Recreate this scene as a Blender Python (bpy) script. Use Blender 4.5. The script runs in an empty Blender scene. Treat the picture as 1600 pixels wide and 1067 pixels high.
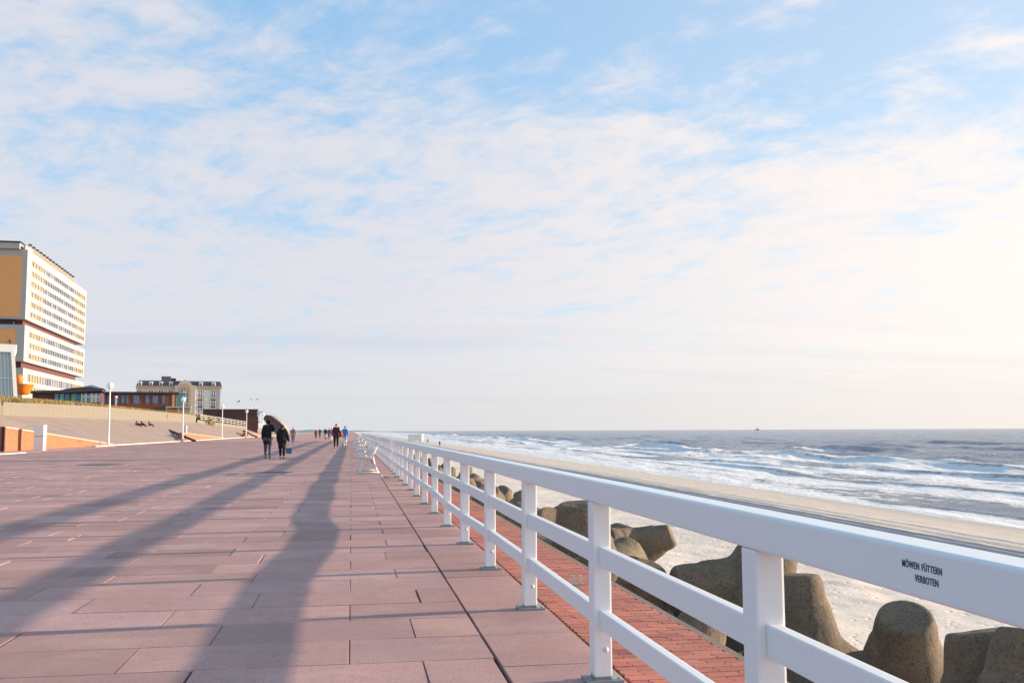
import bpy, bmesh, math, random
import numpy as np
from mathutils import Vector, Matrix, Euler, noise
R = math.radians
random.seed(7); rng = np.random.default_rng(7)
scene = bpy.context.scene
COL = scene.collection

# ------------------------------------------------------------------ camera
F_PX, EYE = 1550.0, 1.22
cam_d = bpy.data.cameras.new('camera'); cam = bpy.data.objects.new('camera', cam_d); COL.objects.link(cam)
cam_d.sensor_width = 36.0; cam_d.lens = F_PX/1600*36; cam_d.clip_start = .05; cam_d.clip_end = 60000
MROT = Matrix.Rotation(-R(9.16),3,'Z') @ Matrix.Rotation(math.pi/2+R(5.117),3,'X') @ Matrix.Rotation(-R(.24),3,'Z')
cam.matrix_world = Matrix.Translation((0,0,EYE)) @ MROT.to_4x4()
scene.camera = cam

# ------------------------------------------------------------------ light, sky, exposure
SUN_AZ, SUN_EL = R(85), R(9.6)
SDIR = Vector((math.sin(SUN_AZ)*math.cos(SUN_EL), math.cos(SUN_AZ)*math.cos(SUN_EL), math.sin(SUN_EL)))
sd = bpy.data.lights.new('sun','SUN'); sd.energy = 5.0; sd.angle = R(.6); sd.color = (1.0,.80,.59)
sun = bpy.data.objects.new('sun', sd); COL.objects.link(sun); sun.rotation_euler = SDIR.to_track_quat('Z','Y').to_euler()
scene.view_settings.view_transform = 'Standard'; scene.view_settings.look = 'None'
scene.view_settings.exposure = 1.0; scene.view_settings.gamma = 1

class NT:
    """small node-tree helper"""
    def __init__(s, t): s.t = t; s.n = t.nodes; s.l = t.links
    def add(s, typ, **kw):
        n = s.n.new(typ)
        for k, v in kw.items(): setattr(n, k, v)
        return n
    def put(s, sock, v):
        if isinstance(v, bpy.types.NodeSocket): s.l.new(v, sock)
        elif v is not None:
            if sock.type == 'RGBA' and hasattr(v,'__len__') and len(v) == 3: v = (*v, 1)
            sock.default_value = v
    def math(s, op, a, b=None, c=None, clamp=False):
        n = s.add('ShaderNodeMath', operation=op, use_clamp=clamp)
        for i, v in enumerate((a, b, c)):
            if v is not None: s.put(n.inputs[i], v)
        return n.outputs[0]
    def noise(s, vec, scale, detail=4, rough=.55, dist=0):
        n = s.add('ShaderNodeTexNoise'); s.put(n.inputs['Vector'], vec)
        s.put(n.inputs['Scale'], scale); s.put(n.inputs['Detail'], detail); s.put(n.inputs['Roughness'], rough); s.put(n.inputs['Distortion'], dist)
        return n.outputs['Fac']
    def ramp(s, f, a, b, smooth=True):
        n = s.add('ShaderNodeMapRange', interpolation_type='SMOOTHSTEP' if smooth else 'LINEAR')
        s.put(n.inputs[0], f); s.put(n.inputs[1], a); s.put(n.inputs[2], b); return n.outputs[0]
    def mix(s, f, a, b, mode='MIX'):
        n = s.add('ShaderNodeMix', data_type='RGBA', blend_type=mode)
        s.put(n.inputs[0], f); s.put(n.inputs[6], a); s.put(n.inputs[7], b); return n.outputs[2]
    def mapping(s, vec, scale=(1,1,1), rot=(0,0,0), loc=(0,0,0)):
        n = s.add('ShaderNodeMapping'); s.put(n.inputs[0], vec); n.inputs[1].default_value = loc
        n.inputs[2].default_value = rot; n.inputs[3].default_value = scale; return n.outputs[0]
    def bump(s, h, strength=.3, dist=.01, normal=None):
        n = s.add('ShaderNodeBump'); s.put(n.inputs['Strength'], strength); s.put(n.inputs['Distance'], dist)
        s.put(n.inputs['Height'], h)
        if normal is not None: s.put(n.inputs['Normal'], normal)
        return n.outputs[0]

world = bpy.data.worlds.new('World'); scene.world = world; world.use_nodes = True
w = NT(world.node_tree); w.n.clear()
sky = w.add('ShaderNodeTexSky'); sky.sky_type = 'NISHITA'; sky.sun_disc = False
sky.sun_elevation = SUN_EL; sky.sun_rotation = SUN_AZ; sky.air_density = 1.0; sky.dust_density = .6; sky.ozone_density = 2.0
tc = w.add('ShaderNodeTexCoord'); gen = tc.outputs['Generated']
sp = w.add('ShaderNodeSeparateXYZ'); w.put(sp.inputs[0], gen)
den = w.math('ADD', w.math('MAXIMUM', sp.outputs[2], 0.0), .07)
px_ = w.math('DIVIDE', sp.outputs[0], den); py_ = w.math('DIVIDE', sp.outputs[1], den)
cb = w.add('ShaderNodeCombineXYZ'); w.put(cb.inputs[0], px_); w.put(cb.inputs[1], py_)
P = cb.outputs[0]
dotn = w.add('ShaderNodeVectorMath', operation='DOT_PRODUCT'); w.put(dotn.inputs[0], gen); dotn.inputs[1].default_value = SDIR
sunny = w.ramp(dotn.outputs['Value'], .0, .95)
warp = w.add('ShaderNodeTexNoise'); w.put(warp.inputs['Vector'], P); warp.inputs['Scale'].default_value = 1.1; warp.inputs['Detail'].default_value = 4
wa = w.add('ShaderNodeVectorMath', operation='MULTIPLY_ADD'); w.put(wa.inputs[0], warp.outputs['Color']); wa.inputs[1].default_value = (.42,.42,0); w.put(wa.inputs[2], P)
den2 = w.math('ADD', w.math('MAXIMUM', sp.outputs[2], 0.0), .20)
cb2 = w.add('ShaderNodeCombineXYZ'); w.put(cb2.inputs[0], w.math('DIVIDE', sp.outputs[0], den2)); w.put(cb2.inputs[1], w.math('DIVIDE', sp.outputs[1], den2))
Pb = wa.outputs[0]
wa2 = w.add('ShaderNodeVectorMath', operation='MULTIPLY_ADD'); w.put(wa2.inputs[0], warp.outputs['Color']); wa2.inputs[1].default_value = (.30,.30,0); w.put(wa2.inputs[2], cb2.outputs[0])
Pw = wa2.outputs[0]
big = w.noise(w.mapping(P, loc=(3.1,1.7,0)), .75, 3, .5)
fib = w.noise(w.mapping(w.mapping(Pw, rot=(0,0,R(48))), scale=(.75,1.3,1)), 2.6, 12, .62)
f2 = w.noise(w.mapping(w.mapping(Pw, rot=(0,0,R(56))), scale=(.42,2.0,1), loc=(2,7,0)), 3.4, 10, .70)
fin = w.noise(w.mapping(w.mapping(Pw, rot=(0,0,R(15))), scale=(.9,1.0,1), loc=(5,2,0)), 8.5, 10, .64)
rr = w.math('SQRT', w.math('ADD', w.math('MULTIPLY', px_, px_), w.math('MULTIPLY', py_, py_)))
# the veil: clear overhead, denser towards the horizon
edge = w.math('ADD', rr, w.math('MULTIPLY', px_, -.40))
edge = w.math('ADD', edge, w.math('MULTIPLY', w.math('SUBTRACT', big, .5), 1.4))
veil = w.ramp(edge, 1.30, 2.65)
f1 = w.math('ADD', w.math('MULTIPLY', w.math('SUBTRACT', w.math('ADD', w.math('MULTIPLY', fib, .55), w.math('MULTIPLY', f2, .45)), .5), 2.9), w.math('MULTIPLY', w.math('SUBTRACT', fin, .5), 2.2))
f1 = w.math('ADD', w.math('ADD', f1, w.math('MULTIPLY', veil, .92)), w.math('MULTIPLY', w.ramp(rr, 2.9, 4.6), .30))
mask = w.math('MULTIPLY', w.ramp(f1, .12, 1.32), w.ramp(edge, 1.0, 1.7))
low = w.ramp(rr, 4.4, 7.4)
mask = w.math('MAXIMUM', mask, w.math('MULTIPLY', low, .93))
mask = w.math('MULTIPLY', mask, .93)
# no cloud over the land to the left
mask = w.math('MULTIPLY', mask, w.ramp(sp.outputs[0], -.85, -.40))
band = w.noise(w.mapping(Pb, scale=(.14,.55,1), rot=(0,0,R(-10))), 1.6, 6, .6)
ccol = w.mix(sunny, (1.80,1.78,1.90), (2.75,2.42,2.18))
ccol = w.mix(w.math('MULTIPLY', w.math('MULTIPLY', w.ramp(band, .42, .64), low), .60), ccol, w.mix(sunny, (1.42,1.48,1.76), (2.25,2.10,2.02)))
skyc = w.mix(.72, sky.outputs[0], w.mix(sunny,(.68,1.26,1.92),(1.50,1.62,1.78)))
hz = w.ramp(sp.outputs[2], .0, .09)
ccol = w.mix(hz, w.mix(sunny, (1.74,1.74,1.78), (2.35,2.12,1.98)), ccol)
south = w.math('ADD', 1.0, w.math('MULTIPLY', w.ramp(w.math('MULTIPLY', sp.outputs[1], -1.0), .05, .7), .85))
cs = w.add('ShaderNodeVectorMath', operation='SCALE'); w.put(cs.inputs[0], ccol); w.put(cs.inputs['Scale'], south)
col = w.mix(mask, skyc, cs.outputs[0])
bg = w.add('ShaderNodeBackground'); w.put(bg.inputs[0], col); bg.inputs[1].default_value = .15*1.43
ow = w.add('ShaderNodeOutputWorld'); w.l.new(bg.outputs[0], ow.inputs[0])

# ------------------------------------------------------------------ materials
def mat(name, fn=None, base=(.5,.5,.5), rough=.7, spec=.5, metal=0):
    m = bpy.data.materials.new(name); m.use_nodes = True
    t = NT(m.node_tree); b = t.n['Principled BSDF']
    t.put(b.inputs['Base Color'], base); b.inputs['Roughness'].default_value = rough
    b.inputs['Specular IOR Level'].default_value = spec; b.inputs['Metallic'].default_value = metal
    if fn: fn(t, b)
    return m
def objc(t): return t.add('ShaderNodeTexCoord').outputs['Object']
def geo(t): return t.add('ShaderNodeNewGeometry').outputs['Position']
def attr(t, n='tint'): return t.add('ShaderNodeAttribute', attribute_name=n).outputs

def worn(base, amount=.25, scale=3, bump=.15, dark=(.1,.08,.06), bscale=60, bd=.004):
    """plain coloured surface with blotches, faint dirt and fine grain"""
    def fn(t, b):
        p = objc(t); n = t.noise(p, scale, 6, .65)
        d = t.ramp(t.noise(p, scale*4.3, 6, .7), .52, .75)
        c = t.mix(t.math('MULTIPLY', t.ramp(n,.35,.7), amount), base, tuple(x*.72 for x in base))
        c = t.mix(t.math('MULTIPLY', d, amount*.5), c, dark)
        t.put(b.inputs['Base Color'], c)
        t.put(b.inputs['Normal'], t.bump(t.noise(p, bscale, 5, .6), bump, bd))
    return fn

def m_paint(t, b):
    p = objc(t)
    grain = t.noise(t.mapping(p, scale=(1,.12,1)), 55, 5, .6)
    dirt = t.ramp(t.noise(p, 7, 7, .72), .58, .80)
    spots = t.ramp(t.noise(p, 46, 3, .6), .70, .78)
    c = t.mix(t.math('MULTIPLY', dirt, .22), (.80,.80,.79), (.50,.44,.34))
    c = t.mix(t.math('MULTIPLY', spots, .45), c, (.32,.27,.20))
    drip = t.ramp(t.noise(t.mapping(p, scale=(1,1,.10)), 60, 4, .7), .62, .74)
    c = t.mix(t.math('MULTIPLY', drip, .22), c, (.50,.42,.30))
    c = t.mix(t.math('MULTIPLY', t.ramp(t.noise(p, 18, 8, .8), .69, .73), .6), c, (.30,.22,.15))
    t.put(b.inputs['Base Color'], c); b.inputs['Roughness'].default_value = .42
    t.put(b.inputs['Normal'], t.bump(grain, .12, .004))
WHITE = mat('white_paint', m_paint)
STEEL = mat('base_steel', worn((.24,.27,.27), .6, 30, .2), rough=.55)
DARKGAP = mat('dark_joint', worn((.045,.035,.035), .3, 20))
BLUECAP = mat('bolt_white', worn((.66,.67,.68), .3, 90), rough=.4)

def m_slab(t, b):
    p = geo(t); a = attr(t)['Color']
    n1 = t.noise(p, .9, 5, .6); n2 = t.noise(p, 9, 6, .7); n3 = t.noise(p, 260, 3, .7)
    c = t.mix(t.ramp(n1,.35,.7), (.500,.288,.255), (.605,.352,.312))
    c = t.mix(1.0, c, a, 'MULTIPLY')
    c = t.mix(t.math('MULTIPLY', t.ramp(n2,.48,.72), .38), c, (.32,.19,.165))
    c = t.mix(t.math('MULTIPLY', t.ramp(n3,.47,.64), .62), c, (.21,.125,.115))
    c = t.mix(t.math('MULTIPLY', t.ramp(t.noise(p, 150, 2, .6),.60,.68), .75), c, (.60,.50,.45))
    gr = t.noise(p, 75, 4, .75)
    c = t.mix(t.math('MULTIPLY', t.ramp(gr,.50,.60), .50), c, (.26,.145,.135))
    c = t.mix(t.math('MULTIPLY', t.ramp(gr,.38,.30), .45), c, (.70,.52,.46))
    c = t.mix(t.math('MULTIPLY', t.ramp(t.noise(p, .45, 6, .7),.50,.66), .30), c, (.60,.42,.33))
    st = t.ramp(t.noise(p, 2.3, 6, .72), .60, .72)
    c = t.mix(t.math('MULTIPLY', st, .30), c, (.27,.17,.155))
    t.put(b.inputs['Base Color'], c); b.inputs['Roughness'].default_value = .82
    h = t.math('ADD', t.math('MULTIPLY', n3, .6), t.math('MULTIPLY', t.noise(p, 70, 4, .6), .5))
    t.put(b.inputs['Normal'], t.bump(h, .8, .006))
SLAB = mat('paving_slab', m_slab, spec=.25)
def m_brick_paver(t, b):
    p = geo(t); a = attr(t)['Color']
    c = t.mix(t.ramp(t.noise(p, 22, 6, .7), .35,.72), (.47,.165,.115), (.37,.130,.095))
    c = t.mix(1.0, c, a, 'MULTIPLY')
    c = t.mix(t.math('MULTIPLY', t.ramp(t.noise(p, 300, 2, .7),.52,.68), .4), c, (.17,.07,.05))
    t.put(b.inputs['Base Color'], c); b.inputs['Roughness'].default_value = .75
    t.put(b.inputs['Normal'], t.bump(t.noise(p, 220, 4, .7), .4, .002))
PAVER = mat('red_paver', m_brick_paver, spec=.3)

def m_sand(t, b):
    p = geo(t); s = t.add('ShaderNodeSeparateXYZ'); t.put(s.inputs[0], p)
    dist = s.outputs[0]
    wob = t.math('MULTIPLY', t.noise(t.mapping(p, scale=(1,.12,1)), .35, 4, .6), 4.0)
    xx = t.math('ADD', dist, t.math('SUBTRACT', wob, 2.0))
    drift = t.mapping(p, scale=(1,.05,1))
    c = t.mix(t.ramp(t.noise(p, .6, 5, .6), .3, .7), (.72,.60,.49), (.78,.66,.55))
    c = t.mix(t.ramp(xx, 21.0, 33.0), c, (.60,.505,.41))
    wet = attr(t, 'wet')['Fac']
    c = t.mix(wet, c, (.42,.365,.31))
    tr = t.math('MULTIPLY', attr(t, 'track')['Fac'], t.math('ADD', .45, t.math('MULTIPLY', t.ramp(t.noise(drift, 2.2, 6, .75), .30, .55), .55)))
    c = t.mix(t.math('MULTIPLY', tr, .85), c, (.27,.245,.255))
    c = t.mix(t.math('MULTIPLY', t.ramp(t.noise(t.mapping(p, scale=(1,.35,1)), 2.6, 7, .75), .52, .68), .34), c, (.33,.275,.22))
    t.put(b.inputs['Base Color'], c)
    t.put(b.inputs['Roughness'], t.mix(wet, (.9,.9,.9), (.38,.38,.38)))
    fine = t.math('MULTIPLY', t.noise(t.mapping(p, scale=(1,.15,1)), 4.5, 5, .7), t.ramp(xx, 21.0, 24.0))
    dry = t.math('SUBTRACT', 1.0, t.math('MULTIPLY', wet, .93))
    vo = t.add('ShaderNodeTexVoronoi', feature='SMOOTH_F1'); t.put(vo.inputs['Vector'], p); vo.inputs['Scale'].default_value = 3.0; vo.inputs['Smoothness'].default_value = .25; vo.inputs['Randomness'].default_value = 1
    pit = t.ramp(vo.outputs['Distance'], .06, .26)
    h = t.math('ADD', t.math('MULTIPLY', pit, 1.3), t.math('MULTIPLY', t.noise(p, 9, 6, .7), .55))
    h = t.math('ADD', h, t.math('MULTIPLY', fine, 2.2))
    h = t.math('MULTIPLY', h, dry)
    t.put(b.inputs['Normal'], t.bump(h, .6, .045))
SAND = mat('sand', m_sand, rough=.9, spec=.2)

def m_water(t, b):
    p = geo(t); fo = attr(t, 'foam')['Fac']
    st = t.mapping(p, scale=(1.0,.42,1))
    n = t.noise(st, .55, 8, .68, .6); n2 = t.noise(st, 2.6, 7, .7, .4); n3 = t.noise(t.mapping(p, scale=(1,.22,1)), .16, 5, .6, .4)
    k = t.math('ADD', fo, t.math('MULTIPLY', t.math('SUBTRACT', n, .5), 1.25))
    k = t.math('ADD', k, t.math('MULTIPLY', t.math('SUBTRACT', n2, .5), .65))
    k = t.math('ADD', k, t.math('MULTIPLY', t.math('SUBTRACT', n3, .5), .6))
    foam = t.ramp(k, .46, .72)
    deep = t.mix(t.ramp(t.noise(p, .02, 3), .3, .7), (.028,.085,.165), (.045,.110,.185))
    col = t.mix(foam, deep, (.78,.77,.76))
    t.put(b.inputs['Base Color'], col)
    t.put(b.inputs['Roughness'], t.mix(foam, (.16,.16,.16), (.85,.85,.85)))
    b.inputs['IOR'].default_value = 1.33
    h = t.math('ADD', t.math('MULTIPLY', t.noise(t.mapping(p, scale=(1,.5,1), rot=(0,0,R(12))), .55, 9, .62, .3), 1.2), t.math('MULTIPLY', t.noise(st, 3.5, 5, .6), .25))
    h = t.math('ADD', h, t.math('MULTIPLY', foam, .25))
    t.put(b.inputs['Normal'], t.bump(h, .85, 1.0))
WATER = mat('sea_water', m_water, spec=.5)

def m_conc(t, b):
    p = objc(t); r = t.add('ShaderNodeObjectInfo').outputs['Random']
    n = t.noise(p, 1.7, 6, .65); n2 = t.noise(p, 34, 5, .75)
    c = t.mix(t.ramp(n,.3,.72), (.225,.170,.115), (.115,.092,.067))
    c = t.mix(t.math('MULTIPLY', r, .35), c, (.13,.105,.08))
    c = t.mix(t.math('MULTIPLY', t.ramp(n2,.52,.66), .8), c, (.036,.031,.026))
    c = t.mix(t.math('MULTIPLY', t.ramp(t.noise(p, 60, 3, .6),.60,.68), .8), c, (.28,.235,.17))
    c = t.mix(t.math('MULTIPLY', t.ramp(t.noise(p, 4.5, 6, .7),.58,.72), .6), c, (.065,.058,.045))
    sz = t.add('ShaderNodeSeparateXYZ'); t.put(sz.inputs[0], geo(t))
    low_dark = t.ramp(t.math('ADD', sz.outputs[2], t.math('MULTIPLY', n, .9)), -.9, -1.9)  # low parts darkened: algae stain, plus shade of the heap put into the colour
    c = t.mix(t.math('MULTIPLY', low_dark, .65), c, (.030,.030,.022))
    t.put(b.inputs['Base Color'], c); b.inputs['Roughness'].default_value = .9
    h = t.math('ADD', t.noise(p, 55, 5, .7), t.math('MULTIPLY', t.noise(p, 6, 5, .6), 2.5))
    h = t.math('ADD', h, t.math('MULTIPLY', t.ramp(t.noise(p, 26, 2, .5), .62, .70), -1.2))
    t.put(b.inputs['Normal'], t.bump(h, .8, .014))
CONC = mat('rough_concrete', m_conc, spec=.2)
def brickfn(c1, c2, mortar, scale=1.0, bw=.25, rh=.08, ax='xz', ms=.008):
    def fn(t, b):
        s_ = t.add('ShaderNodeSeparateXYZ'); t.put(s_.inputs[0], objc(t)); cb_ = t.add('ShaderNodeCombineXYZ')
        t.put(cb_.inputs[0], s_.outputs['xyz'.index(ax[0])]); t.put(cb_.inputs[1], s_.outputs['xyz'.index(ax[1])]); p = cb_.outputs[0]
        br = t.add('ShaderNodeTexBrick'); t.put(br.inputs['Vector'], p)
        br.inputs['Scale'].default_value = scale; br.inputs['Brick Width'].default_value = bw; br.inputs['Row Height'].default_value = rh
        br.inputs['Mortar Size'].default_value = ms
        for k, v in (('Color1',c1),('Color2',c2),('Mortar',mortar)): br.inputs[k].default_value = (*v,1)
        c = t.mix(t.math('MULTIPLY', t.ramp(t.noise(p, 3, 5), .4,.7), .35), br.outputs['Color'], tuple(x*.6 for x in c1))
        t.put(b.inputs['Base Color'], c)
        t.put(b.inputs['Normal'], t.bump(br.outputs['Fac'], -.3, .01))
    return fn
def plain(name, c, rough=.7, amt=.2, scale=1.5, spec=.4, bump=.1):
    return mat(name, worn(c, amt, scale, bump), rough=rough, spec=spec)
M = dict(
 slope=mat('revetment_concrete', brickfn((.32,.235,.19),(.285,.21,.17),(.22,.16,.135),1,3.2,1.6,'yx',.02), rough=.9),
 wallc=mat('retaining_wall_concrete', worn((.19,.170,.140), .3, 1.2, .2, (.3,.24,.17)), rough=.85),
 kerb=plain('pale_kerb', (.62,.54,.46)),
 orange_brick=mat('orange_brick', brickfn((.37,.145,.060),(.29,.105,.045),(.32,.19,.12),1,.30,.11,'yz',.008), rough=.85),
 red_brick=mat('dark_red_brick', brickfn((.25,.075,.045),(.20,.06,.04),(.17,.07,.05),1,.6,.22,'xz',.02), rough=.85),
 maroon=mat('maroon_boards', brickfn((.115,.048,.045),(.095,.042,.042),(.06,.03,.03),1,9,.35,'xz',.03), rough=.8),
 hotel=plain('hotel_white', (.42,.395,.37), .7, .12, .3),
 ochre=plain('ochre_panel', (.80,.37,.14), .7, .15, .5),
 recess=plain('maroon_recess', (.13,.045,.045)),
 dark=plain('dark_cladding', (.045,.045,.055)),
 yellow=plain('cream_window_board', (.36,.29,.17), .5, .35, .9),
 glass=mat('blue_window_glass', worn((.12,.165,.27), .5, .8, .05), rough=.3, spec=.3),
 bglass=mat('bright_blue_glass', worn((.03,.14,.30), .3, .8, .05), rough=.1, spec=.8),
 frame=plain('white_frame', (.74,.74,.72)),
 green=plain('sea_green_frame', (.06,.26,.21)),
 greenglass=mat('green_glass', worn((.10,.30,.26), .4, .6, .05), rough=.12, spec=.8),
 slate=mat('slate_roof', brickfn((.075,.090,.115),(.06,.072,.095),(.04,.05,.06),1,.8,.3,'xz',.03), rough=.6),
 bluemetal=plain('blue_green_metal_roof', (.07,.13,.19), .45),
 cream=plain('cream_render', (.52,.48,.43), .8),
 apricot=plain('apricot_band', (.52,.34,.19), .8),
 grey=plain('grey_render', (.47,.46,.44), .8),
 orange=plain('orange_shell', (.72,.19,.02), .5),
 lampw=plain('lamp_white', (.74,.72,.68), .4),
 globe=mat('frosted_globe', worn((.85,.85,.85), .05, 3, .0), rough=.25),
 grass=mat('dune_grass', worn((.34,.24,.09), .7, .8, .3, (.11,.12,.04)), rough=.95),
 grass2=mat('dune_grass_green', worn((.17,.17,.06), .5, .8, .3, (.30,.22,.09)), rough=.95),
 dunes=plain('dune_sand', (.42,.33,.21), .9, .5, .3),
 drain=plain('drain_iron', (.11,.085,.085), .6),
 skin=plain('skin', (.52,.33,.25), .6, .1), black=plain('black_cloth', (.007,.007,.010), .85, .3, 8),
 navy=plain('dark_coat_cloth', (.008,.008,.016), .85, .3, 8), greyt=plain('grey_cloth', (.085,.085,.11), .85, .3, 8),
 jean=plain('denim', (.09,.14,.26), .85), pink=plain('dusty_pink_cloth', (.33,.18,.16), .85), red=plain('red_cloth', (.50,.03,.03), .85),
 greenc=plain('dark_green_cloth', (.03,.07,.05), .85), purple=plain('purple_cloth', (.12,.07,.16), .85), blue=plain('blue_cloth', (.04,.22,.46), .8),
 whitec=plain('white_cloth', (.72,.72,.74), .8), hairb=plain('brown_hair', (.05,.025,.015), .7), hairl=plain('fair_hair', (.45,.33,.22), .7),
 umb=plain('grey_umbrella_cloth', (.27,.25,.24), .7), tan=plain('tan_fur', (.45,.20,.08), .9),
 maroonc=plain('dark_maroon_cloth', (.055,.018,.03), .85), bag=plain('blue_bag', (.04,.13,.20), .6), rust=plain('rust_bag', (.30,.07,.03), .7),
 gull=plain('gull_white', (.78,.78,.78), .6), gullg=plain('gull_grey', (.25,.27,.30), .7),
 shoe=plain('shoe_leather', (.02,.02,.02), .5), ship=plain('ship_paint', (.10,.10,.14)), ink=mat('stencil_ink', worn((.07,.07,.10), .5, 60), rough=.7),
 seabed=plain('sea_floor', (.2,.18,.15)), hill=plain('coast_hill', (.25,.27,.30)), skirt=plain('cream_gallery', (.40,.33,.24)),
 pale=plain('pale_green_board', (.60,.66,.58)), rim=plain('concrete_edge', (.52,.43,.36)),
)

# ------------------------------------------------------------------ object helpers
def link(name, me, m=None, parent=None, label=None, cat=None, group=None, kind=None):
    o = bpy.data.objects.new(name, me); COL.objects.link(o)
    if me is not None and m is not None:
        for x in (m if isinstance(m,(list,tuple)) else [m]): me.materials.append(x)
    if parent is not None: o.parent = parent
    if label: o['label'] = label
    if cat: o['category'] = cat
    if group: o['group'] = group
    if kind: o['kind'] = kind
    return o
def root(name, label, cat, loc=(0,0,0), rz=0, group=None):
    o = link(name, None, None, None, label, cat, group); o.location = loc; o.rotation_euler = (0,0,rz); return o
def bm_me(bm, smooth=False, name='m'):
    me = bpy.data.meshes.new(name); bm.normal_update(); bm.to_mesh(me); bm.free()
    if smooth: me.polygons.foreach_set('use_smooth', [True]*len(me.polygons))
    return me
def box(bm, x0, x1, y0, y1, z0, z1, bev=0, mi=0, rot=None, seg=2):
    vs = [bm.verts.new((x,y,z)) for z in (z0,z1) for y in (y0,y1) for x in (x0,x1)]
    fs = [bm.faces.new([vs[i] for i in q]) for q in ((0,2,3,1),(4,5,7,6),(0,1,5,4),(2,6,7,3),(0,4,6,2),(1,3,7,5))]
    for f in fs: f.material_index = mi
    if rot is not None:
        c = Vector(((x0+x1)/2,(y0+y1)/2,(z0+z1)/2)); bmesh.ops.rotate(bm, verts=vs, cent=c, matrix=rot)
    if bev:
        es = {e for f in fs for e in f.edges}
        bmesh.ops.bevel(bm, geom=list(es), offset=bev, segments=seg, affect='EDGES', profile=.6)
    return fs
def boxobj(name, dims, m, parent=None, bev=0, **kw):
    bm = bmesh.new(); box(bm, *dims, bev=bev); return link(name, bm_me(bm), m, parent, **kw)
def lathe(bm, prof, seg=20, cap=True, mtx=None):
    rings = []
    for r, z in prof:
        rings.append([bm.verts.new((r*math.cos(2*math.pi*i/seg), r*math.sin(2*math.pi*i/seg), z)) for i in range(seg)])
    for a, b in zip(rings, rings[1:]):
        for i in range(seg): bm.faces.new((a[i], a[(i+1)%seg], b[(i+1)%seg], b[i]))
    if cap:
        bm.faces.new(list(reversed(rings[0]))); bm.faces.new(rings[-1])
    vs = [v for r in rings for v in r]
    if mtx is not None: bmesh.ops.transform(bm, matrix=mtx, verts=vs)
    return vs
def tube(bm, pts, r, seg=8):
    pts = [Vector(p) for p in pts]; rings = []
    for i, p in enumerate(pts):
        d = (pts[min(i+1,len(pts)-1)] - pts[max(i-1,0)]).normalized()
        q = d.to_track_quat('Z','Y'); rr_ = r[i] if isinstance(r,(list,tuple)) else r
        rings.append([bm.verts.new(p + q @ Vector((rr_*math.cos(2*math.pi*k/seg), rr_*math.sin(2*math.pi*k/seg), 0))) for k in range(seg)])
    for a, b in zip(rings, rings[1:]):
        for k in range(seg): bm.faces.new((a[k], a[(k+1)%seg], b[(k+1)%seg], b[k]))
    bm.faces.new(list(reversed(rings[0]))); bm.faces.new(rings[-1])
def grid_me(X, Y, Z, attrs=None, smooth=True, name='g'):
    n, m_ = X.shape
    co = np.stack([X,Y,Z],-1).reshape(-1,3).astype(np.float32)
    i = np.arange(n*m_).reshape(n,m_)
    q = np.stack([i[:-1,:-1], i[1:,:-1], i[1:,1:], i[:-1,1:]],-1).reshape(-1,4)
    me = bpy.data.meshes.new(name); me.vertices.add(len(co)); me.vertices.foreach_set('co', co.ravel())
    me.loops.add(q.size); me.loops.foreach_set('vertex_index', q.ravel().astype(np.int32))
    me.polygons.add(len(q)); me.polygons.foreach_set('loop_start', np.arange(0,q.size,4,dtype=np.int32))
    me.polygons.foreach_set('loop_total', np.full(len(q),4,dtype=np.int32))
    me.update(calc_edges=True)
    if smooth: me.polygons.foreach_set('use_smooth', np.ones(len(q),bool))
    for k, v in (attrs or {}).items():
        a = me.attributes.new(k, 'FLOAT', 'POINT'); a.data.foreach_set('value', v.ravel().astype(np.float32))
    return me
def vnoise(X, Y, s, seed=0, octs=4):
    """value noise on arrays"""
    out = np.zeros_like(X, float); amp = 1; tot = 0
    for o in range(octs):
        x = X*s*2**o + 17.3*o + seed*7.1; y = Y*s*2**o - 9.7*o + seed*3.3
        xi = np.floor(x).astype(int); yi = np.floor(y).astype(int); fx = x-xi; fy = y-yi
        fx = fx*fx*(3-2*fx); fy = fy*fy*(3-2*fy)
        def h(a, b):
            v = (a*374761393 + b*668265263 + (seed+o)*1274126177) & 0xffffffff
            v = ((v ^ (v >> 13))*1103515245) & 0xffffffff
            return ((v ^ (v >> 16)) & 0xffff)/65535.0
        a = h(xi,yi)*(1-fx)+h(xi+1,yi)*fx; b = h(xi,yi+1)*(1-fx)+h(xi+1,yi+1)*fx
        out += amp*((a*(1-fy)+b*fy)-.5); tot += amp; amp *= .5
    return out/tot*2
def sstep(x, a, b):
    t = np.clip((x-a)/(b-a),0,1); return t*t*(3-2*t)
def set_tint(me, cols):
    """one colour per face"""
    a = me.color_attributes.new('tint', 'FLOAT_COLOR', 'CORNER')
    lt = np.zeros(len(me.polygons), np.int32); me.polygons.foreach_get('loop_total', lt)
    c = np.repeat(np.asarray(cols, np.float32), lt, axis=0)
    a.data.foreach_set('color', c.ravel())
def at(x, y, X=None, Y=None, Z=None, D=None):
    """where a sight line through a photo pixel meets the plane X, Y, Z or the depth D"""
    d = MROT @ Vector(((x-800)/F_PX, -(y-533.5)/F_PX, -1)); o = Vector((0,0,EYE))
    if X is not None: t = X/d.x
    elif Y is not None: t = Y/d.y
    elif Z is not None: t = (Z-EYE)/d.z
    else: t = D
    return o + d*t

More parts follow.
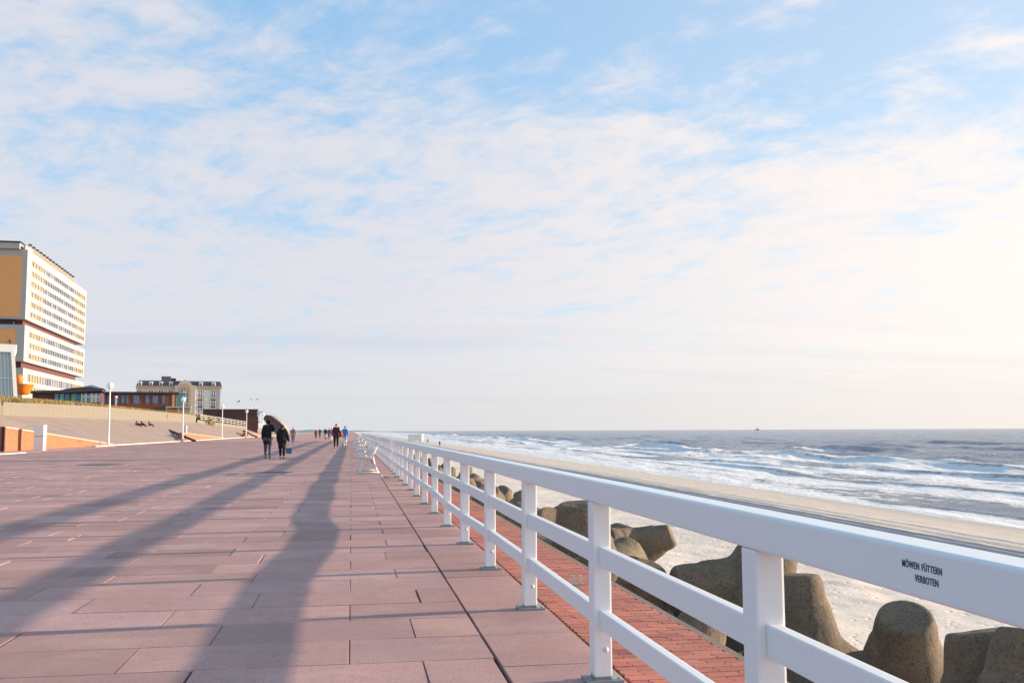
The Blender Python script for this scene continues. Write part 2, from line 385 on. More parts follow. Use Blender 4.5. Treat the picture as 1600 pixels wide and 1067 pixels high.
# ------------------------------------------------------------------ promenade paving
SX0, SX1 = -21.0, .775
def slabs():
    bm = bmesh.new(); tints = []
    def slab(x0, x1, y0, y1, seed_near):
        g = .0048
        if seed_near and random.random() < .05: x1 -= .010
        dz = [random.uniform(-.0022,.0022) for _ in range(4)]; b0 = random.uniform(-.0012,.0012)
        X = (x0+g, x1-g); Y = (y0+g, y1-g)
        top = [bm.verts.new((X[i],Y[j],b0+dz[k])) for k,(i,j) in enumerate(((0,0),(1,0),(1,1),(0,1)))]
        fs = [bm.faces.new(top)]
        if y0 < 34:
            ch = .006
            low = [bm.verts.new((X[i]+(-ch if i==0 else ch)*.5, Y[j]+(-ch if j==0 else ch)*.5, -.006)) for (i,j) in ((0,0),(1,0),(1,1),(0,1))]
            bot = [bm.verts.new((v.co.x, v.co.y, -.03)) for v in low]
            for A, B in ((top,low),(low,bot)):
                for k in range(4): fs.append(bm.faces.new((A[k],B[k],B[(k+1)%4],A[(k+1)%4])))
        v = random.gauss(1,.095); w_ = random.gauss(0,.018)
        c = (v*(1+w_), v, v*(1-w_), 1)
        tints.extend([c]*len(fs))
    y = .6; row = 0
    while y < 128:
        off = .386 if row % 2 else 0.0
        xs = [SX1]; x = off
        if random.random() < .06: x += random.uniform(-.12,.12)
        while x > SX0: xs.append(x); x -= 1.18
        xs.append(SX0)
        for a, b in zip(xs[1:], xs[:-1]): slab(a, b, y, y+.603, y < 20)
        # the border course beside the railing
        y += .603; row += 1
    y = .42
    while y < 128:
        slab(.785, 1.342, y, y+.8, False); y += .8
    me = bm_me(bm); set_tint(me, tints); return me
PAVEMENT = link('pavement', slabs(), SLAB, kind='structure')
bm = bmesh.new(); box(bm, -22.2, 1.36, -8, 128, -.30, -.028); link('pavement', bm_me(bm), DARKGAP, kind='structure')
# beyond: one sheet, its joints too fine to see
def m_far(t, b):
    p = geo(t)
    br = t.add('ShaderNodeTexBrick'); t.put(br.inputs['Vector'], p); br.inputs['Scale'].default_value = 1
    br.inputs['Brick Width'].default_value = 1.18; br.inputs['Row Height'].default_value = .603; br.inputs['Mortar Size'].default_value = .008
    for k, v in (('Color1',(.55,.305,.27)),('Color2',(.52,.285,.255)),('Mortar',(.1,.07,.07))): br.inputs[k].default_value = (*v,1)
    t.put(b.inputs['Base Color'], br.outputs[0])
FARSLAB = mat('far_paving', m_far, rough=.85, spec=.2)
bm = bmesh.new(); box(bm, -22.2, 1.36, 128.0, 1500, -.3, 0); link('promenade', bm_me(bm), FARSLAB, kind='structure')
bm = bmesh.new(); box(bm, -22.2, SX0-.02, -8, 128, -.027, .004); link('path', bm_me(bm), FARSLAB, kind='structure')

def pavers():
    bm = bmesh.new(); tints = []
    prof = [(0,0),(.25,0),(.42,.012),(.58,.012),(.75,-.0),(1,0)]
    def paver(x0, x1, y0, y1):
        g = .0042; z = random.uniform(-.0015,.0015)
        # wavy ends that interlock with the neighbours
        wv = lambda f: .011*math.sin(2*math.pi*f)
        fr = [0,.2,.4,.6,.8,1]
        R_ = [(min(x1+wv(f)-g, 2.06), y0+g+(y1-y0-2*g)*f) for f in fr]
        L_ = [(max(x0+wv(f)+g, 1.352), y0+g+(y1-y0-2*g)*f) for f in fr]
        pts = R_ + list(reversed(L_))
        top = [bm.verts.new((a,b,z)) for a,b in pts]
        low = [bm.verts.new((a,b,-.03)) for a,b in pts]
        fs = [bm.faces.new(top)]
        n = len(pts)
        for k in range(n): fs.append(bm.faces.new((top[k],low[k],low[(k+1)%n],top[(k+1)%n])))
        v = random.gauss(1,.11); c = (v, v*random.gauss(1,.06), v*random.gauss(1,.06), 1)
        tints.extend([c]*len(fs))
    y = .6; row = 0
    while y < 48:
        x = 1.350 - (.1 if row % 2 else 0)
        while x < 2.055:
            a, b = max(x,1.350), min(x+.2,2.060)
            if b-a > .03: paver(a, b, y, y+.096)
            x += .2
        y += .096; row += 1
    me = bm_me(bm); set_tint(me, tints); return me
link('path', pavers(), PAVER, kind='structure')
bm = bmesh.new(); box(bm, 1.362, 2.055, .5, 48, -.05, -.028); link('path', bm_me(bm), DARKGAP, kind='structure')
def m_pv2(t, b):
    p = geo(t); br = t.add('ShaderNodeTexBrick'); t.put(br.inputs['Vector'], p); br.inputs['Scale'].default_value = 1
    br.inputs['Brick Width'].default_value = .2; br.inputs['Row Height'].default_value = .096; br.inputs['Mortar Size'].default_value = .004
    for k, v in (('Color1',(.40,.135,.09)),('Color2',(.35,.115,.08)),('Mortar',(.12,.05,.04))): br.inputs[k].default_value = (*v,1)
    t.put(b.inputs['Base Color'], br.outputs[0])
bm = bmesh.new(); box(bm, 1.362, 2.055, 48, 1500, -.05, -.001); link('path', bm_me(bm), mat('far_red_paving', m_pv2, rough=.8), kind='structure')
# sea wall below the edge
bm = bmesh.new()
vs = [[bm.verts.new((x,y,z)) for y in (-8,1500)] for x,z in ((1.37,-.06),(2.057,-.06),(2.060,-.004),(2.115,-.006),(2.125,-.08),(3.6,-3.9),(1.37,-3.9))]
for a, b in zip(vs, vs[1:]): bm.faces.new((a[0],b[0],b[1],a[1]))
link('sea_wall', bm_me(bm), mat('sea_wall_concrete', worn((.19,.14,.115), .5, 1.5, .4), rough=.9), label='sloping concrete sea wall edge under the red brick strip', cat='sea wall')

# ------------------------------------------------------------------ beach
def shore(Y): return 36.2 + .055*np.clip(Y-40,0,200) + 1.1*vnoise(Y*0, Y, .05, 3, 2) + np.clip(Y-240,0,4000)*.012
def sand_z(X, Y):
    z = np.interp(X, [2,6,12,24,36,60,400], [-2.6,-3.0,-3.25,-3.45,-4.18,-5.8,-9])
    return z
def sand(x0, x1, y0, y1, nx, ny, name):
    xs = np.linspace(x0,x1,nx); ys = y0*(y1/y0)**np.linspace(0,1,ny) if y0 > 0 else np.linspace(y0,y1,ny)
    X, Y = np.meshgrid(xs, ys, indexing='ij'); Z = sand_z(X,Y)
    near = 1 - sstep(X, 19, 25)
    Z = Z + near*(.10*vnoise(X,Y,.30,1,3) + .022*vnoise(X,Y,1.6,5,2)) + (1-near)*(1-sstep(X,30,37))*.03*vnoise(X,Y*.5,.9,2,3)
    tr = sstep(X,22.8,23.4)*(1-sstep(X,25.6,26.1)) + .55*sstep(X,26.8,27.1)*(1-sstep(X,27.8,28.2))
    ruts = np.zeros_like(X)
    for c, wd, dp in ((19.3,.3,.05),(21.0,.35,.07),(22.3,.4,.09),(23.2,.4,.08),(24.1,.35,.1),(25.4,.3,.06),(26.6,.35,.05),(28.4,.3,.04)):
        cc = c + .35*vnoise(X*0, Y, .03, int(c*7), 2)
        ruts += -dp*np.exp(-((X-cc)/wd)**2) + dp*.7*np.exp(-((X-cc-wd*1.5)/wd)**2)
    Z = Z + ruts
    s = shore(Y) - X
    wet = (1-sstep(s + .8*vnoise(X*.3,Y,.12,8,3), .4, 5.0))
    return link('beach' if name is None else name, grid_me(X,Y,Z,dict(wet=wet,track=tr)), SAND, kind='structure')
sand(3.2, 46, 2, 120, 420, 700, 'sand')
sand(3.2, 60, 119.8, 1600, 200, 300, 'sand')
bm = bmesh.new(); bm.faces.new([bm.verts.new(p) for p in ((-30000,-30000,-9),(50000,-30000,-9),(50000,50000,-9),(-30000,50000,-9))])
link('ground', bm_me(bm), M['seabed'], kind='structure')

# ------------------------------------------------------------------ sea
def sea():
    n_r, n_a = 1000, 760
    rr_ = 22*(26000/22)**(np.linspace(0,1,n_r)**1.25)
    aa = np.radians(np.linspace(-14, 62, n_a))     # measured from +Y towards +X
    Rr, A = np.meshgrid(rr_, aa, indexing='ij')
    X = Rr*np.sin(A); Y = Rr*np.cos(A)
    s = X - shore(Y)
    W = -4.18
    wob = lambda f, a, sd_: a*vnoise(X*.15, Y, f, sd_, 3)
    Z = np.full_like(X, W); foam = np.zeros_like(X)
    # breakers, each a long crest roughly parallel to the beach
    for c, h, wd, sd_, fa in ((5.5,.16,1.2,11,.6),(13,.30,1.9,12,.65),(22,.42,2.4,13,.7),(33,.55,3.0,14,.8),(48,.95,3.6,15,.9),(66,1.05,4.2,16,.8),(90,.95,5,17,.45),(118,.9,5.5,18,.35),(150,.8,6,19,.25),(190,.8,7,21,.2)):
        cc = c + wob(.022, 6+c*.09, sd_)
        amp = np.clip(.55 + 1.1*vnoise(X*.05, Y, .028, sd_+20, 3), 0, 1.3)
        d = s - cc
        prof = np.where(d < 0, np.exp(-(d/(wd*.55))**2), np.exp(-(d/(wd*1.35))**2))
        Z += h*amp*prof
        foam += fa*amp*np.exp(-((d+wd*1.3)/(wd*1.7))**2) - .55*amp*np.exp(-((d+wd*.05)/(wd*.55))**2)
    base = np.interp(s, [-1,0,1.2,4,12,30,52,70,95,140,260], [.95,.95,.72,.54,.55,.55,.45,.28,.05,-.22,-.45])
    foam += base + .22*vnoise(X*.5, Y*.16, .10, 31, 3)
    # chop
    far = sstep(s, 6, 60)
    rng2 = np.random.default_rng(5)
    for i in range(26):
        L = 1.6*1.16**i; th = math.pi + rng2.normal(0,.45); k = 2*math.pi/L
        amp = .010*L**.62*(.22+.78*far)*(L < 45)
        fade = np.clip(1 - Rr*.0016/ L*1.2, 0, 1)
        ph = k*(X*math.cos(th)+Y*math.sin(th)) + rng2.uniform(0,6.28) + 1.5*vnoise(X,Y,.03,40+i,2)
        Z += amp*fade*(1-2*np.abs(np.sin(ph/2)))*1.3
    Z = Z + .35*far*vnoise(X,Y*.45,.09,77,4)
    low = np.minimum(1, np.maximum(0,(s+3)/5))
    Z = W + (Z-W)*low + np.where(s < 0, np.minimum(0, s)*.045+.03, 0) + .02
    me = grid_me(X,Y,Z,dict(foam=foam))
    return link('sea', me, WATER, kind='structure')
sea()

# ------------------------------------------------------------------ railing
rail = root('railing', 'long white railing between the paved promenade and the red brick strip above the beach', 'railing', (1.217,0,0))
PX0, PX1 = -.045, .045                       # post, in the railing's own x
NP, P0, PD = 62, 2.86-3.98, 1.99
bm = bmesh.new(); box(bm, -.052, .052, P0-.3, P0+NP*PD, .868, .975, bev=.010, seg=3)
link('handrail', bm_me(bm), WHITE, rail)
# fine joints where the handrail lengths butt
post_bm = bmesh.new(); box(post_bm, PX0, PX1, -.055, .055, .030, .867, bev=.009, seg=2)
post_me = bm_me(post_bm)
foot_bm = bmesh.new(); box(foot_bm, -.085, .10, -.07, .07, .001, .016, bev=.003)
box(foot_bm, -.040, .040, -.048, .048, .016, .045)
for sx in (-.068, .078):
    lathe(foot_bm, [(.011,.016),(.011,.024),(.006,.027)], 6, mtx=Matrix.Translation((sx,-.045,0)))
foot_me = bm_me(foot_bm)
bolt_bm = bmesh.new()
lathe(bolt_bm, [(.013,0),(.013,.004),(.009,.010),(.004,.012)], 12, mtx=Matrix.Rotation(math.pi/2,4,'X'))
bolt_me = bm_me(bolt_bm, True)
for me_, mm in ((post_me,WHITE),(foot_me,STEEL),(bolt_me,BLUECAP)): me_.materials.append(mm)
for i in range(NP):
    y = P0 + i*PD
    p = link('post', post_me, None, rail); p.location = (random.uniform(-.002,.002), y, 0); p.rotation_euler = (random.uniform(-.003,.003), random.uniform(-.003,.003), 0)
    f = link('base_plate', foot_me, None, p)
    if y < 30:
        for z in (.16, .315, .60):
            b_ = link('bolt', bolt_me, None, p); b_.location = (.012, -.0552, z)
for zc, h in ((.310,.088),(.605,.094)):
    for i in range(NP-1):
        y = P0 + i*PD
        a, b = random.uniform(-.003,.003), random.uniform(-.003,.003)
        bm = bmesh.new(); box(bm, -.018, .026, y+.058, y+PD-.058, zc-h/2, zc+h/2, bev=.006)
        for v in bm.verts: v.co.z += (a if v.co.y < y+1 else b) + (-.030*math.exp(-((v.co.y-11.5)/3.2)**2) + .008*math.sin(v.co.y*.9) if zc < .5 else .004*math.sin(v.co.y*.7))
        link('rail', bm_me(bm), WHITE, rail, kind=None)
# stencilled lettering on the handrail's landward face
def lettering(txt, size):
    cu = bpy.data.curves.new('t', 'FONT'); cu.body = txt; cu.size = size; cu.align_x = 'CENTER'; cu.space_character = 1.1; cu.space_word = 1.4; cu.extrude = .0004; cu.offset = .0002
    tmp = bpy.data.objects.new('t', cu); COL.objects.link(tmp); bpy.context.view_layer.update()
    me = bpy.data.meshes.new_from_object(tmp.evaluated_get(bpy.context.evaluated_depsgraph_get())); bpy.data.objects.remove(tmp); return me
for txt, z, y in (('M\u00d6WEN F\u00dcTTERN', .9285, 1.922), ('VERBOTEN', .9035, 1.905)):
    me = lettering(txt, .0205)
    # letters read left to right towards the camera side: text x -> -Y, text y -> +Z, facing -X
    mt = Matrix(((0,0,-1,-.0528),(-1,0,0,y),(0,1,0,z),(0,0,0,1)))
    me.transform(mt @ Matrix.Diagonal((.78,1,1,1)))
    link('lettering', me, M['ink'], rail)

# ------------------------------------------------------------------ small things on the paving
def gull(name, label, loc, rz, flying=False, group=None, s=1):
    bm = bmesh.new()
    rings = [(-.20,.012,.15),(-.13,.035,.155),(-.03,.060,.16),(.06,.058,.175),(.12,.040,.20),(.155,.030,.235),(.185,.032,.255),(.215,.022,.255),(.235,.008,.25)]
    prev = None
    for x, r, z in rings:
        cur = [bm.verts.new((x, r*math.cos(a), z+r*math.sin(a))) for a in [2*math.pi*k/10 for k in range(10)]]
        if prev:
            for k in range(10): bm.faces.new((prev[k],prev[(k+1)%10],cur[(k+1)%10],cur[k]))
        prev = cur
    o = link(name, bm_me(bm, True), M['gull'], None, label, 'bird', group)
    bm = bmesh.new()
    for sgn in (-1,1):
        if flying:
            pts = [(.09,.04),(.12,.30),(.06,.62),(-.03,.60),(-.04,.28),(-.06,.04)]; zz = [.17,.27,.25,.25,.27,.17]
        else:
            pts = [(.10,.058),(.06,.066),(-.10,.050),(-.25,.010),(-.12,.03),(.05,.05)]; zz = [.19,.17,.15,.15,.205,.225]
        t = [bm.verts.new((a,sgn*b_,z)) for (a,b_),z in zip(pts,zz)]; u = [bm.verts.new((a,sgn*(b_+.003),z+.008)) for (a,b_),z in zip(pts,zz)]
        bm.faces.new(t); bm.faces.new(list(reversed(u)))
        for k in range(6): bm.faces.new((t[k],u[k],u[(k+1)%6],t[(k+1)%6]))
    link('wing', bm_me(bm), M['gullg'], o)
    bm = bmesh.new(); tube(bm, [(.23,0,.25),(.275,0,.243)], [.009,.003], 6); link('beak', bm_me(bm), M['orange'], o)
    if not flying:
        for sgn in (-1,1):
            bm = bmesh.new(); tube(bm, [(.0,sgn*.022,.11),(.005,sgn*.022,.005),(.04,sgn*.022,.003)], .004, 5); link('leg', bm_me(bm), M['orange'], o)
    o.location = loc; o.rotation_euler = (0,0,rz); o.scale = (s,s,s); return o
g = at(601,752,Z=0); gull('gull', 'white gull standing on the paving beside the railing posts', g, R(160), s=.5)
def cover(c, r, label):
    bm = bmesh.new(); lathe(bm, [(r,.0),(r,.006),(r*.93,.010),(r*.90,.004),(r*.3,.006)], 36, mtx=Matrix.Translation(c))
    o = link('manhole_cover', bm_me(bm), M['drain'], None, label, 'manhole cover'); return o
cover((-2.25,30.6,0), .56, 'smaller dark round manhole cover in the paving behind the walking couple')
cover((-9.3,39.5,0), .85, 'wide dark manhole cover in the paving, far left of the couple')
# rusty stub of an old post on the red strip
b0 = at(900,913,Z=0)
o = root('steel_bracket', 'small steel bracket with two upright tabs standing on the red brick strip', 'bracket', (b0.x, b0.y, 0))
boxobj('plate', (-.05,.07,-.04,.04,.001,.007), STEEL, o)
for x in (-.035,.025): boxobj('tab', (x,x+.022,-.012,.012,.0075,.075), M['rim'], o, bev=.002)

# ------------------------------------------------------------------ bench
def curve_pts(pts, n=6):
    out = []; P_ = [Vector(p) for p in pts]
    P_ = [P_[0]] + P_ + [P_[-1]]
    for i in range(1, len(P_)-2):
        for k in range(n):
            t = k/n; a, b, c, d = P_[i-1:i+3]
            out.append(.5*((2*b)+(-a+c)*t+(2*a-5*b+4*c-d)*t*t+(-a+3*b-3*c+d)*t**3))
    out.append(P_[-2]); return out
bench_w = M['lampw']
def make_bench(label, group):
    r_ = root('bench', label, 'bench', (0,0,0), 0, group)     # local: seat faces -x, length along y
    for y in (0, 1.75):
        bm = bmesh.new()
        tube(bm, curve_pts([(.30,y,.92),(.24,y,.75),(.16,y,.55),(.12,y,.42),(-.10,y,.40),(-.24,y,.43),(-.29,y,.47)]), .030, 8)     # back and seat bearer
        tube(bm, curve_pts([(.14,y,.44),(.19,y,.25),(.27,y,.04)]), .032, 8)
        tube(bm, curve_pts([(-.16,y,.41),(-.17,y,.22),(-.24,y,.04)]), .032, 8)
        tube(bm, curve_pts([(-.17,y,.24),(0,y,.17),(.19,y,.24)]), .014, 6)
        tube(bm, [(-.30,y,.025),(.33,y,.03)], .030, 8)
        tube(bm, curve_pts([(.20,y,.64),(.02,y,.67),(-.20,y,.70),(-.31,y,.66),(-.32,y,.57),(-.24,y,.54),(-.19,y,.59)]), .028, 8)    # scrolled armrest
        tube(bm, curve_pts([(-.24,y,.44),(-.22,y,.50),(-.24,y,.55)]), .016, 6)
        link('side_frame', bm_me(bm, True), bench_w, r_)
    bm = bmesh.new()
    for k in range(5): x = -.26+k*.085; box(bm, x, x+.065, -.10, 1.85, .445-.006*k, .470-.006*k, bev=.005)
    link('seat', bm_me(bm), bench_w, r_)
    bm = bmesh.new()
    for k in range(4):
        z = .55+k*.105; x = .145+k*.040
        box(bm, x-.012, x+.012, -.10, 1.85, z, z+.075, bev=.004, rot=Matrix.Rotation(.36,3,'Y'))
    link('backrest', bm_me(bm), bench_w, r_); return r_
def dup(o, loc=None, rz=None, label=None, group=None):
    r_ = o.copy(); COL.objects.link(r_)
    if loc is not None: r_.location = loc
    if rz is not None: r_.rotation_euler = (0,0,rz)
    if label: r_['label'] = label
    if group: r_['group'] = group
    for ch in o.children:
        c = ch.copy(); COL.objects.link(c); c.parent = r_
        for gch in ch.children:
            d = gch.copy(); COL.objects.link(d); d.parent = c
    return r_
bench = make_bench('nearest white slatted bench with scrolled iron sides, its back to the railing', 'white benches along the railing')
bench.location = (.47, 29.2, 0)
for k, (y, lb) in enumerate(((45.5,'second white bench along the railing, just behind the nearest one'), (64,'third white bench along the railing, beyond the second'), (84,'fourth white bench, small and far along the railing'), (106,'farthest white bench beside the railing'))):
    dup(bench, (.47 if k else .40, y, 0), 0, lb)

# ------------------------------------------------------------------ tetrapods
def tetra_mesh(seed, L=1.12, rt=.285, rb=.52):
    rnd = random.Random(seed)
    dirs = [Vector((0,0,1))]+[Vector((math.sin(R(109.47))*math.cos(R(120*k)), math.sin(R(109.47))*math.sin(R(120*k)), math.cos(R(109.47)))) for k in range(3)]
    bm = bmesh.new()
    for d in dirs:
        q = d.to_track_quat('Z','Y').to_matrix().to_4x4()
        lathe(bm, [(rb*.75,-.12),(rb*1.02,.22),(rb*.9,.42),(rt*1.36,L-.37),(rt*1.27,L-.35),(rt*1.12,L-.12),(rt*1.04,L-.05),(rt*.98,L-.014),(rt*.93,L)], 30, mtx=q)
    me = bm_me(bm); o = bpy.data.objects.new('tmp', me); COL.objects.link(o)
    md = o.modifiers.new('r','REMESH'); md.mode = 'VOXEL'; md.voxel_size = .027; md.use_smooth_shade = True
    ms = o.modifiers.new('s','SMOOTH'); ms.factor = .5; ms.iterations = 1
    bpy.context.view_layer.update()
    e = bpy.data.meshes.new_from_object(o.evaluated_get(bpy.context.evaluated_depsgraph_get())); bpy.data.objects.remove(o)
    for v in e.vertices:
        n_ = noise.noise(v.co*1.7 + Vector((seed*3,0,0)))*.022 + noise.noise(v.co*6 + Vector((0,seed*3,0)))*.008
        chip = noise.noise(v.co*3.1+Vector((seed,seed,0)))
        v.co += v.normal*(n_ - (max(0,chip-.45)*.12 if v.co.length > .95 else 0))
    e.polygons.foreach_set('use_smooth', [True]*len(e.polygons)); e.materials.append(CONC)
    return e
TM = [tetra_mesh(1), tetra_mesh(2), tetra_mesh(3)]
def tetra(tip, up, spin, s=1.0, k=0, label='', group=None, low=False):
    """tip: the end of the leg that points along up"""
    q = Vector(up).normalized().to_track_quat('Z','Y') @ Euler((0,0,spin or 0)).to_quaternion()
    if spin is None:                      # turn it so that a second leg stands as straight up as it can
        def up2(sp):
            qq = Vector(up).normalized().to_track_quat('Z','Y') @ Euler((0,0,sp)).to_quaternion()
            return max((qq @ Vector((math.sin(R(109.47))*math.cos(R(120*a)), math.sin(R(109.47))*math.sin(R(120*a)), math.cos(R(109.47))))).z for a in range(3))
        pick = max if not low else min
        q = Vector(up).normalized().to_track_quat('Z','Y') @ Euler((0,0,pick([x*.05 for x in range(42)], key=up2))).to_quaternion()
    o = link('tetrapod', TM[k%3], None, None, label, 'tetrapod', group)
    o.rotation_mode = 'QUATERNION'; o.rotation_quaternion = q; o.scale = (s,s,s)
    o.location = Vector(tip) - Vector(up).normalized()*1.12*s
    return o
G1 = 'concrete tetrapods heaped below the promenade'
tetra(at(1415,962,Z=-1.0), (-.22,-.50,1), .5, 1.1, 0, 'tetrapod with an upright leg whose flat top faces the railing, below the stencilled lettering', G1)
tetra(at(1246,897,Z=-.72), (.02,.10,1), 1.2, 1.02, 1, 'tetrapod whose thick rounded leg stands up just right of the nearest visible post', G1)
tetra(at(1530,985,Z=-.62), (-.05,.2,1), .2, 1.05, 2, 'dark shaded tetrapod in the lower right corner of the photo', G1)
tetra(at(1625,985,Z=-.45), (.15,.1,1), 2.2, 1.15, 0, 'tetrapod cut by the right edge of the photo behind the handrail', G1)
tetra(at(1050,915,Z=-.95), (-1,.10,.12), None, 1.0, 1, 'tetrapod lying with one dark leg level, between the two nearest posts', G1)
tetra(at(903,786,Z=-.02), (-.12,-.10,1), .9, 1.2, 2, 'tetrapod with a tall brown leg rising behind the third post', G1)
tetra(at(962,832,Z=-1.5), (-.12,.95,.30), None, 1.0, 0, 'tetrapod with a leg slanting down to the right on the sand behind the second post', G1, True)
tetra(at(985,880,Z=-1.0), (-.15,-.5,.9), 1.6, .86, 1, 'small tetrapod showing a pale round end right of the second post', G1)
far_lb = 'weathered grey concrete tetrapod heaped under the distant stretch of the railing'
near_lbs = {0:'lowest tetrapod wedged against the sea wall beside the brick strip'}
rt_ = random.Random(11)
def free(): return (rt_.gauss(0,1), rt_.gauss(0,1), rt_.gauss(.3,.7))
spots = [(3.35,6.4,-1.75),(3.5,8.9,-1.9),(3.6,11.0,-1.95),(4.0,14.2,-1.75),(5.5,9.6,-2.6),(6.3,14.8,-2.7),(3.3,4.2,-1.7),(5.6,5.6,-2.6),(7.2,7.2,-2.9)]
lbs = ['tetrapod with its rough leg along the brick strip, behind the nearest post','tetrapod wedged low against the edge of the brick strip behind the second post','tetrapod low behind the brick strip between the second and third posts','tetrapod beside the tall brown leg, close to the brick strip','tetrapod buried low in the heap under the stencilled lettering','half sunken tetrapod on the sand side of the heap, behind the second post','black shaded tetrapod low beneath the nearest rails','dark tetrapod at the bottom of the heap in the lower right','tetrapod sunk in sand below the lower right handrail']
for i, ((x,y,z), lb) in enumerate(zip(spots, lbs)):
    u = Vector(free()).normalized(); tetra(Vector((x,y,z))+u*1.12, u, rt_.uniform(0,6), rt_.uniform(.95,1.08), i, lb, G1)
y = 16.8; i = 0
while y < 110:
    for x, z in ((3.5,-1.45),(5.0,-1.95),(6.6,-2.5)):
        if rt_.random() < (.9 if x < 6 else .6):
            u = Vector(free()).normalized()
            p = Vector((x+rt_.uniform(-.35,.35), y+rt_.uniform(-.5,.5), z+rt_.uniform(-.15,.3)))
            o = tetra(p+u*1.12, u, rt_.uniform(0,6), rt_.uniform(.95,1.1), i, far_lb, 'tetrapods under the distant railing'); i += 1
    y += 2.05 if y < 60 else 4.5

# ------------------------------------------------------------------ landward side: kerb, embankment, retaining wall
KX = -21.3
bm = bmesh.new(); box(bm, -21.55, -21.15, 88, 330, -.1, .085, bev=.01); link('kerb', bm_me(bm), M['kerb'], kind='structure')
bm = bmesh.new(); box(bm, -19.6, -19.2, 48, 63.5, -.02, .05, bev=.01); link('kerb', bm_me(bm), M['kerb'], kind='structure')
bm = bmesh.new(); box(bm, -24.4, -19.6, 40, 88, -.02, .008); link('path', bm_me(bm), FARSLAB, kind='structure')
def quad(bm, pts, mi=0):
    f = bm.faces.new([bm.verts.new(p) for p in pts]); f.material_index = mi; return f
# sloping concrete revetment
def slope_z(t, y): return t*np.interp(y, [40,100,200,260,330], [2.62,2.75,3.05,2.1,.9])
ys = np.linspace(30, 330, 80); ts = np.linspace(0,1,10)
TT, YY = np.meshgrid(ts, ys, indexing='ij')
toe = np.where(YY < 88, -24.6, -21.56); TOP = np.interp(YY, [0,205,330], [-30,-30,-24.5])
XX = toe + (TOP-toe)*TT; ZZ = slope_z(TT, YY) - .02
me = grid_me(XX, YY, ZZ, smooth=False); me.flip_normals(); link('embankment', me, M['slope'], kind='structure')
def wall_obj(name, x, y0, y1, zb, zt, th, m, label, n=24, **kw):
    bm = bmesh.new(); prev = None
    for i in range(n+1):
        y = y0+(y1-y0)*i/n; xx = x(y) if callable(x) else x
        r_ = [bm.verts.new(p) for p in ((xx,y,zb(y)),(xx,y,zt(y)),(xx-th,y,zt(y)),(xx-th,y,zb(y)))]
        if prev:
            for a, b, c, d in ((0,1,1,0),(1,2,2,1),(2,3,3,2)): bm.faces.new((prev[a],r_[a],r_[b],prev[b]))
        else: bm.faces.new(r_)
        prev = r_
    bm.faces.new(list(reversed(prev))); bmesh.ops.recalc_face_normals(bm, faces=bm.faces)
    return link(name, bm_me(bm), m, None, label, **kw)
wtop = lambda y: float(np.interp(y, [40,92,124,200], [3.70,3.86,4.30,4.45]))
wbot = lambda y: float(np.interp(y, [40,92,124,200], [2.4,2.5,2.6,2.9]))
w1 = wall_obj('retaining_wall', -30, 40, 201, wbot, wtop, .5, M['wallc'], 'long pale concrete retaining wall of panels along the top of the slope', cat='wall')
bm = bmesh.new()
for k in range(64): y = 41+k*2.5; box(bm, -29.997, -29.985, y, y+.05, wbot(y), wtop(y)-.01)
link('panel_joint', bm_me(bm), M['skirt'], w1)
lw = wall_obj('low_wall', lambda y: float(np.interp(y,[203,330],[-30,-22.9])), 203, 330, lambda y: float(np.interp(y,[203,330],[2.4,-.2])), lambda y: float(np.interp(y,[203,330],[3.55,1.5])), .4, M['wallc'], 'low pale wall falling away below the white terrace fence', cat='wall')
# white terrace fence on the low wall
ft = root('terrace_fence', 'white post and rail fence on the low wall in front of the dark maroon building', 'fence')
fx = lambda y: float(np.interp(y,[203,330],[-30.2,-23.1])); fz = lambda y: float(np.interp(y,[203,330],[3.55,1.5]))
for k in range(24):
    y = 208+k*4.8; boxobj('post', (fx(y)-.06,fx(y)+.06,y-.06,y+.06,fz(y),fz(y)+1.15), M['lampw'], ft)
for h in (.35,.75,1.12):
    bm = bmesh.new(); tube(bm, [(fx(y)+.07,y,fz(y)+h) for y in (206,240,280,320)], .05, 5); link('rail', bm_me(bm), M['lampw'], ft)
# brick ramp cheeks
def cheek(y0, y1, h0, label, x=-22.0, h1=.05, xb=None):
    bm = bmesh.new(); th = .35
    a = [bm.verts.new(p) for p in ((x,y0,-.05),(x,y1,-.05),(x,y1,h1),(x,y0,h0))]
    b = [bm.verts.new((v.co.x-th,v.co.y,v.co.z)) for v in a]
    bm.faces.new(a); bm.faces.new(list(reversed(b)))
    for k in range(4): bm.faces.new((a[k],b[k],b[(k+1)%4],a[(k+1)%4]))
    bmesh.ops.recalc_face_normals(bm, faces=bm.faces)
    o = link('ramp_wall', bm_me(bm), M['orange_brick'], None, label, 'brick wall')
    dx = (y1-y0); bm = bmesh.new()
    v = [(x+.04,y0-.02,h0),(x+.04,y1,h1),(x-th-.04,y1,h1),(x-th-.04,y0-.02,h0)]
    lo = [bm.verts.new((p[0],p[1],p[2]+.003)) for p in v]; hi = [bm.verts.new((p[0],p[1],p[2]+.075)) for p in v]
    bm.faces.new(hi)
    for k in range(4): bm.faces.new((lo[k],lo[(k+1)%4],hi[(k+1)%4],hi[k]))
    link('coping', bm_me(bm), M['rim'], o); return o
c1 = cheek(68, 98, 1.55, 'large orange brick ramp wall tapering to the right behind the white pillar')
boxobj('end_post', (-22.0,-21.85,67.8,68.0,0,1.6), M['maroonc'], c1)
cheek(136, 181, 1.05, 'smaller orange brick ramp wall beyond the second lamp')
cheek(214, 262, 1.0, 'far orange brick ramp wall left of the walking man')
